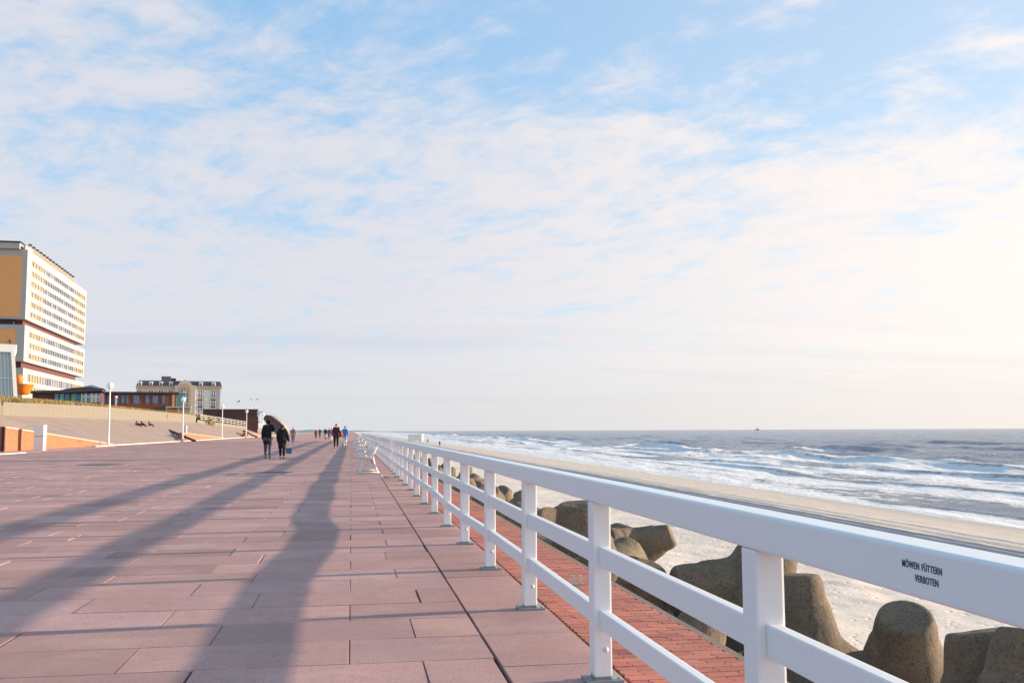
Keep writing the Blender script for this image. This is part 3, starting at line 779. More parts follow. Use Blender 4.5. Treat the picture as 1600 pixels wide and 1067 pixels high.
# dark hand rails running down the slope beside the ramps
for (xa,ya),(xb,yb),lb in (((264,672),(305,689),'dark handrail slanting down the slope by the second lamp'),((380,673),(402,683),'dark handrail slanting down the slope near the fourth lamp')):
    yq = 150 if xa < 300 else 225
    p0 = at(xa,ya,Y=yq); p1 = at(xb,yb,Y=yq-22)
    bm = bmesh.new(); tube(bm, [p0,p1], .16, 6)
    for f_ in (0,.33,.66,1): q = p0.lerp(p1,f_); tube(bm, [q, q-Vector((0,0,.75))], .06, 5)
    link('handrail', bm_me(bm), M['maroonc'], None, lb, 'handrail')
# white pillar (bin housing)
def pillar(loc, w_, h, label, name='pillar'):
    o = root(name, label, 'pillar', loc)
    boxobj('housing', (-w_/2,w_/2,-w_/2,w_/2,0,h*.55), M['frame'], o, bev=.02)
    boxobj('hood', (-w_/2-.015,w_/2+.015,-w_/2-.015,w_/2+.015,h*.565,h), M['frame'], o, bev=.03)
    boxobj('slot', (-w_/2+.02,w_/2-.02,-w_/2+.015,w_/2-.015,h*.55,h*.565), M['dark'], o); return o
pillar((-20.75, 71.4, 0), .62, 1.72, 'square white pillar with a dark slot in front of the large brick ramp wall')
pillar((-22.4, 141, 0), .38, 2.05, 'slim white pillar right of the second lamp')

# ------------------------------------------------------------------ lamps
def make_lamp(label, group, h=5.0):
    r_ = root('street_lamp', label, 'street lamp', (0,0,0), 0, group)
    bm = bmesh.new(); lathe(bm, [(.10,0),(.10,.5),(.075,.55),(.06,h-.1),(.06,h)], 12); link('pole', bm_me(bm, True), M['lampw'], r_)
    bm = bmesh.new(); lathe(bm, [(.09,h),(.16,h+.05),(.16,h+.08),(.08,h+.10)], 16); link('collar', bm_me(bm), M['lampw'], r_)
    bm = bmesh.new(); bmesh.ops.create_uvsphere(bm, u_segments=20, v_segments=14, radius=.30); 
    for v in bm.verts: v.co.z += h+.34
    link('globe', bm_me(bm, True), M['globe'], r_); return r_
GL = 'white globe street lamps along the landward kerb'
lamp = make_lamp('nearest and tallest looking white globe lamp, in front of the low brick building', GL); lamp.location = (KX, 93, 0)
for y, lb in ((132.2,'second white globe lamp, standing by the dark slanting handrail'),(171.2,'third white globe lamp, in front of the dark maroon building'),(210,'fourth white globe lamp, just left of the walking man'),(249,'farthest white globe lamp, half hidden behind the walking man')):
    dup(lamp, (KX, y, 0), 0, lb)
lp = dup(lamp, (-42, 188, 4.2), 0, 'short white lamp standing in the dune grass before the low brick building', 'lamps on the dune'); lp.scale = (.8,.8,.62)

# ------------------------------------------------------------------ dune strip above the wall
ys = np.linspace(30, 215, 240); xs = np.linspace(-30.5, -52, 46)
XX, YY = np.meshgrid(xs, ys, indexing='ij')
t_ = (-30.5-XX)
ZZ = np.interp(YY, [30,92,124,215], [3.75,3.8,4.2,4.35]) + 1.0*(1-np.exp(-t_/2.2))*np.interp(YY,[30,90,150,190,215],[.75,.7,.5,.35,.15]) + .3*vnoise(XX,YY,.22,9,4)*np.clip(t_/2,0,1) - np.clip(t_-8,0,40)*.05
DZ = ZZ; me = grid_me(XX,YY,ZZ); me.flip_normals(); link('dune', me, M['dunes'], kind='structure')
def tufts(n, seed, name, m):
    r_ = np.random.default_rng(seed); V = []; Fc = []
    for i in range(n):
        y = r_.uniform(42, 212); x = -30.5 - abs(r_.normal(0,4.5)); 
        if x < -48: continue
        if seed == 2 and vnoise(np.array([x]),np.array([y]),.12,4,2)[0] < .12: continue
        z = float(np.interp(y,[30,92,124,215],[3.75,3.8,4.2,4.35]) + 1.0*(1-math.exp(-(-30.5-x)/2.2))*np.interp(y,[30,90,150,190,215],[.75,.7,.5,.35,.15])) - .12
        for k in range(5):
            a = r_.uniform(0,6.28); h = r_.uniform(.22,.55); wd = .06; lx, ly = r_.normal(0,.22,2); bx, by = r_.normal(0,.18,2)
            b0 = len(V); V += [(x+bx-wd*math.cos(a),y+by-wd*math.sin(a),z),(x+bx+wd*math.cos(a),y+by+wd*math.sin(a),z),(x+bx+lx-.15,y+by+ly,z+h)]; Fc.append((b0,b0+1,b0+2))
    me = bpy.data.meshes.new('t'); me.from_pydata(V,[],Fc); link(name, me, m, kind='stuff', label=('dry tan marram grass on the dune above the wall' if seed==1 else 'green patches of grass on the dune above the wall'), cat='grass')
tufts(9000, 1, 'dune_grass', M['grass']); tufts(6000, 2, 'dune_grass', M['grass2'])
# town ground behind, low coast hills far off
bm = bmesh.new(); quad(bm, [(-52,-60,4.2),(-52,420,3.6),(-500,420,3.6),(-500,-60,4.2)]); 
for f in bm.faces: f.normal_flip()
link('terrain', bm_me(bm), M['dunes'], kind='structure')
bm = bmesh.new(); quad(bm, [(-21.5,30,-.1),(-21.5,2500,-.1),(-6000,2500,-.1),(-6000,30,-.1)]); 
for f in bm.faces: f.normal_flip()
link('terrain', bm_me(bm), M['rim'], kind='structure')
for sd_, y0_, x0_, x1_, h_, nm in ((3,900,-420,-34,7.5,'hills'),(4,1500,-300,-12,5.5,'hills'),(8,2400,-800,75,7,'hills')):
    XX, YY = np.meshgrid(np.linspace(x0_,x1_,160), np.linspace(y0_,y0_+120,16), indexing='ij')
    prof = np.sin(np.pi*(YY-y0_)/120)
    tap = np.clip((x1_-XX)/90,0,1)
    ZZ = -.2 + prof*h_*tap*(.65+.5*vnoise(XX,YY*0,.02,sd_,4))
    me = grid_me(XX,YY,ZZ); link(nm, me, M['hill'], kind='structure')

# ------------------------------------------------------------------ tower hotel
def box_l(name, dims, m, parent, **kw): return boxobj(name, dims, m, parent, **kw)
hc = at(30.5,675,D=255)
def hz_(y): return (675-y)/6.07+1.22
HT = root('hotel', 'tall white slab hotel with ribbon windows and ochre end wall, left edge', 'hotel', (hc.x,hc.y,0), R(93.8))
L = 79.5; DP = 46
tops = [hz_(386.5), hz_(506), hz_(574)]
bots = [hz_(497), hz_(563.5), 3.0]
recs = [(hz_(507.5), hz_(496.5)), (hz_(575.5), hz_(563))]
rows = [(399.5,407.8),(416,424.4),(432.3,440.7),(449,457.3),(465.6,473.8),(482,490),(514.5,523.5),(532,540.5),(549,557.5),(582,594.5),(602,613)]
# the body as slabs between window rows
bm = bmesh.new()
blocks = list(zip(tops, bots))
for bi, (zt, zb) in enumerate(blocks):
    rr2 = [(hz_(b),hz_(a)) for a,b in rows if zb < hz_(b) and hz_(a) < zt]      # (low, high)
    z = zt
    for lo, hi in rr2:
        box(bm, 0, L, -.25, 1.2, hi, z); z = lo
    box(bm, 0, L, -.25, 1.2, zb, z)
    # end piers closing the window bands
    for a, b in rr2: pass
    box(bm, -.03, 4.6, -.28, 1.23, zb+.01, zt-.01); box(bm, L-1.6, L+.03, -.28, 1.23, zb+.01, zt-.01)
    box(bm, .01, L-.01, 1.2, DP, zb+.02, zt-.02)
link('wall', bm_me(bm), M['hotel'], HT)
bm = bmesh.new()
for lo, hi in recs: box(bm, 3.0, L-7, 1.0, DP-2, lo-.2, hi+.2); 
link('recessed_storey', bm_me(bm), M['recess'], HT)
bm = bmesh.new()
for lo, hi in recs: box(bm, 2.0, 3.2, 3.0, DP-2, lo-.2, hi+.2)
link('recessed_end_wall', bm_me(bm), M['dark'], HT)
# ochre end panels with a frame proud of them
pw = 1.9
for (zt, zb) in ((hz_(396.5), hz_(493.5)), (hz_(513), hz_(560)), (hz_(580), hz_(600))):
    x1 = 1.0 if zt > 40 else (1.9 if zt > 24 else 2.6)
    boxobj('end_panel', (-.06,.005,x1,DP-2,zb,zt), M['ochre'], HT)
# windows, each a pane set back between spandrels
NB = 24; bw = (L-1.6-4.6)/NB; cnt = 0
wm = {}
for key, mm, fr in (('y',M['yellow'],None),('b',M['glass'],None)): pass
rest = bmesh.new(); wr = random.Random(3); allw = []
for ri, (ya, yb) in enumerate(rows):
    for k in range(NB):
        blue = 5 <= k <= 18
        allw.append((k, ri, ya, yb, blue))
allw.sort(key=lambda a: a[0]); M['glass_light'] = plain('curtained_glass', (.26,.29,.36), .4)
M['yellow_dark'] = plain('shaded_board', (.25,.19,.10), .6)
for n_, (k, ri, ya, yb, blue) in enumerate(allw):
    x0 = 4.6+k*bw; z0, z1 = hz_(yb), hz_(ya)
    pane = M['glass'] if blue else M['yellow']
    if blue and wr.random() < .3: pane = M['glass_light']
    if not blue and wr.random() < .3: pane = M['yellow_dark']
    if n_ < 95:
        bm = bmesh.new(); box(bm, x0+.28, x0+bw, .02, .10, z0-.1, z1+.1)
        o = link('window', bm_me(bm), pane, HT)
        bm = bmesh.new(); box(bm, x0, x0+.28, -.20, .5, z0-.05, z1+.05)
        for q_ in (.56,): box(bm, x0+bw*q_, x0+bw*q_+.10, -.02, .016, z0-.05, z1+.05)
        box(bm, x0+.43, x0+bw, -.015, .014, z1-.12, z1); link('frame', bm_me(bm), M['hotel'], o)
    else:
        mi = [M['glass'],M['glass_light'],M['yellow'],M['yellow_dark']].index(pane)
        box(rest, x0+.28, x0+bw, .02, .10, z0-.1, z1+.1, mi=mi); box(rest, x0, x0+.28, -.20, .5, z0-.05, z1+.05, mi=4)
        box(rest, x0+bw*.56, x0+bw*.56+.10, -.02, .016, z0-.05, z1+.05, mi=4)
link('window', bm_me(rest), [M['glass'],M['glass_light'],M['yellow'],M['yellow_dark'],M['hotel']], HT, kind='stuff')
# roof: parapet, overhanging end roof, row of hoods
boxobj('parapet', (0,7.6,.3,.8,tops[0]+.001,tops[0]+1.2), M['hotel'], HT)
boxobj('roof_slab', (-1.0,9,1.5,DP,tops[0]+.02,tops[0]+1.6), M['hotel'], HT)
boxobj('roof_edge', (-1.3,7,1.2,DP,tops[0]+1.6,tops[0]+1.95), M['dark'], HT)
for k in range(15):
    bm = bmesh.new(); x = 8+k*4.0
    vs_ = [bm.verts.new(p) for p in ((x,-.1,tops[0]+.02),(x+2.6,-.1,tops[0]+.02),(x+2.6,1.6,tops[0]+2.7),(x,1.6,tops[0]+2.7),(x,3.6,tops[0]+.02),(x+2.6,3.6,tops[0]+.02))]
    for f_ in ((0,1,2,3),(3,2,5,4),(0,3,4),(1,5,2)): bm.faces.new([vs_[i] for i in f_])
    bmesh.ops.recalc_face_normals(bm, faces=bm.faces)
    h_ = link('roof_hood', bm_me(bm), M['skirt'], HT)
    boxobj('cap', (x+1.4,x+2.7,1.2,1.9,tops[0]+2.7,tops[0]+3.15), M['dark'], h_)

# local frame that looks at the camera, metres measured off the depth
def facing(name, label, cat, x, D, rz=R(-9.16)):
    p = at(x,675,D=D); o = root(name, label, cat, (p.x,p.y,0), rz); s = D/F_PX
    ux, uy = math.cos(rz), math.sin(rz)
    def along(px):                      # distance along the front whose end is seen at px
        q = at(px,675,D=1.0); det = -ux*q.y + uy*q.x
        return (p.x*q.y - p.y*q.x)/det
    return o, along, (lambda y: (675-y)*s+EYE)

# white glass pavilion at the left edge
o, X_, Z_ = facing('glass_pavilion', 'white framed glass pavilion with leaning walls before the tall hotel, at the left edge', 'pavilion', 0, 125, R(17.5))
def prism(bm, pts, y0, y1, mi=0):
    a = [bm.verts.new((x,y0,z)) for x,z in pts]; b = [bm.verts.new((x,y1,z)) for x,z in pts]
    fs = [bm.faces.new(a), bm.faces.new(list(reversed(b)))]
    n = len(pts)
    for k in range(n): fs.append(bm.faces.new((a[k],b[k],b[(k+1)%n],a[(k+1)%n])))
    for f in fs: f.material_index = mi
    bmesh.ops.recalc_face_normals(bm, faces=fs)
bm = bmesh.new()
prism(bm, [(X_(-60),Z_(536)),(X_(21),Z_(537)),(X_(18),Z_(549)),(X_(-60),Z_(549))], -.4, 12)
prism(bm, [(X_(12),Z_(549)),(X_(18),Z_(549)),(X_(25.5),Z_(622)),(X_(19),Z_(622))], -.4, 12)
link('frame', bm_me(bm), M['frame'], o)
bm = bmesh.new(); prism(bm, [(X_(-60),Z_(549)),(X_(12),Z_(549)),(X_(19),Z_(622)),(X_(-60),Z_(622))], .1, 11); link('glass', bm_me(bm), mat('pale_glass', worn((.40,.50,.52), .5, .7), rough=.15), o)
bm = bmesh.new()
for x in (-12,-5,1,6.5,11): prism(bm, [(X_(x),Z_(549)),(X_(x+1.1),Z_(549)),(X_(x+1.1)+.35,Z_(622)),(X_(x)+.35,Z_(622))], -.05, .1)
prism(bm, [(X_(-60),Z_(589)),(X_(16),Z_(589)),(X_(16.2),Z_(590.5)),(X_(-60),Z_(590.5))], -.04, .099)
link('mullion', bm_me(bm), M['frame'], o)
o2 = root('roof_ornament', 'small spidery metal figure on top of the white glass pavilion', 'ornament', o.matrix_basis @ Vector((X_(9),1,Z_(536))))
bm = bmesh.new()
for a in range(7):
    dx, dz = math.cos(a*.9)*.38, abs(math.sin(a*.9))*.5+.25
    tube(bm, [(0,0,.25),(dx*.6,0,dz+.1),(dx,0,dz*.4)], .03, 5)
tube(bm, [(0,0,0),(0,0,.5)], .05, 6); link('figure', bm_me(bm), M['dark'], o2)
# orange shell-like stand
o, X_, Z_ = facing('orange_kiosk', 'bright orange bowl shaped kiosk with a smaller orange shell above, beside the glass pavilion', 'kiosk', 33, 150, R(17))
bm = bmesh.new(); lathe(bm, [(.8,0),(1.1,.5),(1.35,1.0),(1.55,1.5),(1.6,1.55)], 24, mtx=Matrix.Translation((X_(33),1,Z_(618)+.2))); link('bowl', bm_me(bm, True), M['orange'], o)
bm = bmesh.new(); lathe(bm, [(.2,0),(.55,.3),(.7,.8),(.6,1.2),(.25,1.5)], 18, mtx=Matrix.Translation((X_(25.5),1.5,Z_(599)))); link('upper_shell', bm_me(bm, True), M['orange'], o)
bm = bmesh.new(); lathe(bm, [(1.62,0),(1.62,.08)], 24, mtx=Matrix.Translation((X_(33),1,Z_(618)+1.77))); link('rim', bm_me(bm), M['skirt'], o)

# blue-green pavilion with pyramid roof
o, X_, Z_ = facing('pyramid_pavilion', 'low pavilion with a blue pyramid roof and sea green window frames', 'pavilion', 137, 190, R(9))
bm = bmesh.new(); prism(bm, [(X_(44),Z_(611.5)),(X_(72),Z_(610.5)),(X_(92),Z_(610)),(X_(112),Z_(606)),(X_(138),Z_(604.5)),(X_(158),Z_(608)),(X_(158),Z_(611)),(X_(100),Z_(614)),(X_(44),Z_(614.5))], -1, 9); link('roof', bm_me(bm), M['dark'], o)
bm = bmesh.new(); ap = bm.verts.new((X_(137),5,Z_(599.5))); q = [bm.verts.new(p) for p in ((X_(115),0,Z_(606.5)),(X_(160),0,Z_(606.8)),(X_(158),10,Z_(607)),(X_(117),10,Z_(607)))]
for k in range(4): bm.faces.new((q[k],q[(k+1)%4],ap))
link('pyramid_roof', bm_me(bm), M['bluemetal'], o)
boxobj('wall', (X_(48),X_(156),.2,8.5,Z_(650),Z_(613)), M['maroon'], o)
for k, (a, b) in enumerate(((84,89),(92,97),(100,106),(110,116),(118,124),(126,131),(133,140),(142,147),(149,154))):
    wdo = boxobj('window', (X_(a),X_(b),.02,.15,Z_(628),Z_(615.5)), M['greenglass'] if k%2 else M['bglass'], o)
    bm = bmesh.new()
    for xx in (a-.6,b): box(bm, X_(xx), X_(xx+.7), -.05, .018, Z_(629), Z_(614.5))
    box(bm, X_(a)-.01, X_(b)+.01, -.055, .016, Z_(620), Z_(619.3)); link('frame', bm_me(bm), M['frame'] if k > 4 else M['green'], wdo)
# long low brick building with blue windows
o, X_, Z_ = facing('brick_building', 'long low red brick building with bright blue windows and flat dark roof', 'building', 155, 200, R(9.5))
boxobj('wall', (X_(153),X_(274),0,14,Z_(655),Z_(614.5)), M['red_brick'], o)
boxobj('roof', (X_(152.5),X_(278),-.6,14.5,Z_(614.5)+.003,Z_(611.8)), M['dark'], o)
boxobj('corner_pier', (X_(267.5),X_(271.5),-.05,.4,Z_(640),Z_(615)), M['apricot'], o)
for a, b in ((160,164.5),(166,171),(177,184),(188,193),(196,199),(207,216),(226,231),(237,245),(252,256)):
    wdo = boxobj('window', (X_(a),X_(b),-.04,.1,Z_(630),Z_(617.5)), M['bglass'], o)
    boxobj('frame', (X_((a+b)/2)-.05,X_((a+b)/2)+.05,-.07,-.042,Z_(630),Z_(617.5)), M['green'], wdo)
bm = bmesh.new(); prism(bm, [(X_(232),Z_(640)),(X_(258),Z_(634)),(X_(259),Z_(646)),(X_(232),Z_(646))], -3, -.1); link('lean_to_roof', bm_me(bm), M['dark'], o)
gl = boxobj('glass_porch', (X_(275),X_(285),.5,6,Z_(640),Z_(616)), M['greenglass'], o)
bm = bmesh.new()
for a in (273.5,278,282): box(bm, X_(a), X_(a+.8), .35, .49, Z_(640), Z_(613))
box(bm, X_(273.5), X_(287), .35, 6, Z_(616), Z_(613.2)); link('frame', bm_me(bm), M['green'], gl)
# terrace kiosk
o, X_, Z_ = facing('terrace_stall', 'small stall with grey roof and orange counter below the brick building', 'stall', 270, 192, R(7))
boxobj('roof', (X_(258),X_(298),0,3,Z_(637.5),Z_(635.5)), M['grey'], o); boxobj('counter', (X_(260),X_(277),.3,2,Z_(643),Z_(640)), M['orange'], o)
for a in (258.5,277,296.5): boxobj('post', (X_(a),X_(a+.8),.1,.3,Z_(652),Z_(637.6)), M['frame'], o)
boxobj('back_wall', (X_(260),X_(297),2.2,2.6,Z_(652),Z_(637.6)), M['grey'], o)

# cream hotel with mansard roof
o, X_, Z_ = facing('mansard_hotel', 'cream and apricot hotel with dark mansard roof and arched central gable', 'hotel', 212, 330, R(7.5))
S = 330/F_PX
boxobj('wall', (X_(211),X_(344),0,18,2,Z_(603)), M['cream'], o)
boxobj('cornice', (X_(210),X_(345),-.5,18.4,Z_(605.5),Z_(603)+.004), M['apricot'], o)
bm = bmesh.new()
a = [bm.verts.new(p) for p in ((X_(210.5),-.4,Z_(603)+.01),(X_(345),-.4,Z_(603)+.01),(X_(345),18.3,Z_(603)+.01),(X_(210.5),18.3,Z_(603)+.01))]
b = [bm.verts.new(p) for p in ((X_(214),2.2,Z_(593.7)),(X_(342.5),2.2,Z_(594.5)),(X_(342.5),16,Z_(594.5)),(X_(214),16,Z_(593.7)))]
bm.faces.new(b)
for k in range(4): bm.faces.new((a[k],a[(k+1)%4],b[(k+1)%4],b[k]))
rf = link('roof', bm_me(bm), M['slate'], o)
boxobj('chimney_block', (X_(248.5),X_(263.5),6,9,Z_(594),Z_(586)), M['grey'] if False else plain('grey_brick', (.16,.13,.13)), rf)
boxobj('chimney_block', (X_(263.6),X_(271.5),6.5,9,Z_(594),Z_(589)), M['dark'], rf)
for px in (216.5,233.5,249.5,265,312,332):
    dm = boxobj('dormer', (X_(px-3),X_(px+3),-.1,2.5,Z_(603.5)+.02,Z_(596)), M['frame'], rf, bev=.15)
    boxobj('pane', (X_(px-1.7),X_(px+1.7),-.16,-.105,Z_(602),Z_(597.8)), M['glass'], dm)
def arch_pts(cx, w_, zb, zs, n=12):
    return [(cx-w_,zb)]+[(cx-w_*math.cos(math.pi*k/n), zs+w_*math.sin(math.pi*k/n)) for k in range(n+1)]+[(cx+w_,zb)]
bm = bmesh.new(); cx = X_(287.5)
prism(bm, [(X_(271.5),2),(X_(271.5),Z_(602)),(X_(276.5),Z_(601.5)),(X_(279),Z_(597)),(X_(287.5),Z_(592.8)),(X_(296),Z_(597)),(X_(298.5),Z_(601.5)),(X_(303.5),Z_(602)),(X_(303.5),2)], -1.6, 3)
gb = link('gable', bm_me(bm), M['cream'], o)
bm = bmesh.new(); prism(bm, arch_pts(cx, 9.3*S, 4, Z_(608.5)), -1.75, -1.61); link('arch', bm_me(bm), M['apricot'], gb)
bm = bmesh.new(); prism(bm, arch_pts(cx, 5.2*S, 4, Z_(611)), -1.85, -1.76); link('arched_window', bm_me(bm), M['glass'], gb)
bm = bmesh.new()
for z in (612,621,630,639): box(bm, cx-5.2*S, cx+5.2*S, -1.92, -1.86, Z_(z+.7), Z_(z))
for x in (-1.6,1.6): box(bm, cx+x*S-.1, cx+x*S+.1, -1.925, -1.862, Z_(648), Z_(607))
link('glazing_bar', bm_me(bm), M['frame'], gb)
for (px, rows_) in ((216,(610,)),(234,(610,)),(249.5,(610,)),(265,(610,)),(311.5,(611,624,635)),(332,(611,624,635))):
    for z in rows_:
        wd_ = 4 if px < 300 else 3.7
        wdo = boxobj('window', (X_(px-wd_),X_(px+wd_),-.12,-.003,Z_(z+8.5),Z_(z)), M['glass'], o)
        bm = bmesh.new(); box(bm, X_(px)-.12, X_(px)+.12, -.2, -.125, Z_(z+8.5), Z_(z)); box(bm, X_(px-wd_)-.1, X_(px+wd_)+.1, -.19, -.122, Z_(z+3.6), Z_(z+2.8))
        for e in (-1,1): box(bm, X_(px+e*wd_)-.12, X_(px+e*wd_)+.12, -.21, -.121, Z_(z+9), Z_(z-.6))
        link('frame', bm_me(bm), M['frame'], wdo)
        if px > 300 and z > 620: boxobj('awning', (X_(px-wd_),X_(px+wd_),-.7,-.22,Z_(z+.9),Z_(z-.3)), M['maroonc'] if z>630 else M['recess'], o)
boxobj('stair_panel', (X_(318),X_(326.5),-.08,-.002,4,Z_(609)), M['pale'], o)
for a in (303.8,342): boxobj('pilaster', (X_(a),X_(a+1.8),-.25,-.001,2,Z_(606)), M['frame'], o)
# maroon timber building
o, X_, Z_ = facing('maroon_building', 'dark maroon boarded building with a flat top behind the white terrace fence', 'building', 315, 255, R(5.6))
boxobj('wall', (X_(316),X_(401.5),0,12,-.1,Z_(640.5)), M['maroon'], o)
boxobj('roof_edge', (X_(315.5),X_(402),-.15,12.2,Z_(640.5),Z_(639.8)), M['recess'], o)
boxobj('lower_block', (X_(345),X_(402.2),-3,-.01,-.1,Z_(651.5)), M['maroon'], o)
boxobj('lit_sign', (X_(311.5),X_(315.8),-.4,1,Z_(648.5),Z_(642.5)), M['frame'], o)
bm = bmesh.new()
for z in (648,660): tube(bm, [(X_(402.3),-1,Z_(z)),(X_(405.5),-1,Z_(z))], .10, 5)
tube(bm, [(X_(402.6),-1,Z_(640)),(X_(402.6),-1,Z_(672))], .10, 6); link('pipe', bm_me(bm), M['dark'], o)
# scrub at the wall end
def bush(name, label, c, r_, n, m, cat='shrub', seed=1):
    rd = random.Random(seed); bm = bmesh.new()
    for i in range(n):
        u = Vector((rd.gauss(0,1),rd.gauss(0,1),abs(rd.gauss(0,.8)))); u.normalize(); rad = rd.uniform(.35,1)
        p = Vector(c)+Vector((u.x*r_[0],u.y*r_[1],u.z*r_[2]))*rad*(1+.25*noise.noise(u*2.5))
        s_ = rd.uniform(.10,.24); e1 = Vector((rd.gauss(0,1),rd.gauss(0,1),rd.gauss(0,1))).normalized()*s_; e2 = e1.orthogonal().normalized()*s_*.7
        bm.faces.new([bm.verts.new(p+e1),bm.verts.new(p+e2),bm.verts.new(p-e1),bm.verts.new(p-e2)])
    return link(name, bm_me(bm), m, None, label, cat)
pb = at(318,656,D=206); bush('shrub', 'brown scrubby bush at the end of the pale retaining wall', (pb.x,pb.y,2.6), (2.3,1.6,2.0), 1800, M['grass'], seed=3)
pb = at(352,659,D=204); 
o = root('picnic_shelter', 'small pale timber shelter on the slope behind the third lamp', 'shelter', (at(336,660,D=204).x, at(336,660,D=204).y, 2.6), R(-9))
boxobj('roof', (-1.2,1.3,-.8,.8,1.0,1.18), M['skirt'], o)
for a in (-.9,.9): boxobj('leg', (a-.08,a+.08,-.1,.1,-.3,.99), M['skirt'], o)

# life guard hut seen over the rail
o, X_, Z_ = facing('beach_hut', 'pale greenish white board hut standing on the beach beyond the railing', 'hut', 648, 150)
boxobj('wall', (X_(637.5),X_(659),0,2.2,-.3,Z_(681.5)), M['pale'], o); boxobj('roof', (X_(636.5),X_(660),-.2,2.4,Z_(681.5),Z_(680.6)), M['frame'], o)
boxobj('door', (X_(656),X_(659.5),-.06,-.003,-.3,Z_(682.5)), M['frame'], o)
for a in (638.5,656): boxobj('stilt', (X_(a),X_(a)+.18,.2,.4,-3.6,-.3), M['grey'], o)
# ship on the horizon
p = at(1183,672.0,D=5200)
o = root('ship', 'tiny dark fishing boat with masts on the sea horizon', 'boat', (p.x,p.y,-4.2), R(15))
bm = bmesh.new(); prism(bm, [(-13,0),(-16,4),(15,5),(12,0)], -3, 3); link('hull', bm_me(bm), M['ship'], o)
boxobj('cabin', (3,9,-2,2,4.5,10), M['ship'], o)
bm = bmesh.new(); tube(bm, [(-4,0,4),(-4,0,19)], .5, 6); tube(bm, [(-4,0,17),(-12,0,8)], .35, 5); tube(bm, [(6,0,9),(6,0,15)], .4, 5); link('mast', bm_me(bm), M['ship'], o)
for (x,y,D,rz,lb) in ((373,631,80,R(10),'pale gull flying above the maroon building'),(397,628,95,R(60),'small gull flying upper right of the maroon building'),(407,648,85,R(20),'small gull flying right beside the pipe of the maroon building')):
    p = at(x,y,D=D); gull('gull', lb, p, rz, True, s=1.0)

# ------------------------------------------------------------------ people
def skinned(J, E_, sub=2, smooth=True):
    """J: name -> (x,y,z,radius); E_: joint pairs; first joint is the root"""
    me = bpy.data.meshes.new('s'); names = list(J); me.from_pydata([J[n][:3] for n in names], [(names.index(a),names.index(b)) for a,b in E_], [])
    o = bpy.data.objects.new('s', me); COL.objects.link(o)
    md = o.modifiers.new('k','SKIN'); md.use_smooth_shade = True
    for i, n in enumerate(names):
        r_ = J[n][3]; me.skin_vertices[0].data[i].radius = r_ if isinstance(r_,(tuple,list)) else (r_,r_)
    me.skin_vertices[0].data[0].use_root = True
    sb = o.modifiers.new('u','SUBSURF'); sb.levels = sub; sb.render_levels = sub
    bpy.context.view_layer.update()
    e = bpy.data.meshes.new_from_object(o.evaluated_get(bpy.context.evaluated_depsgraph_get())); bpy.data.objects.remove(o)
    e.polygons.foreach_set('use_smooth', [True]*len(e.polygons)); return e
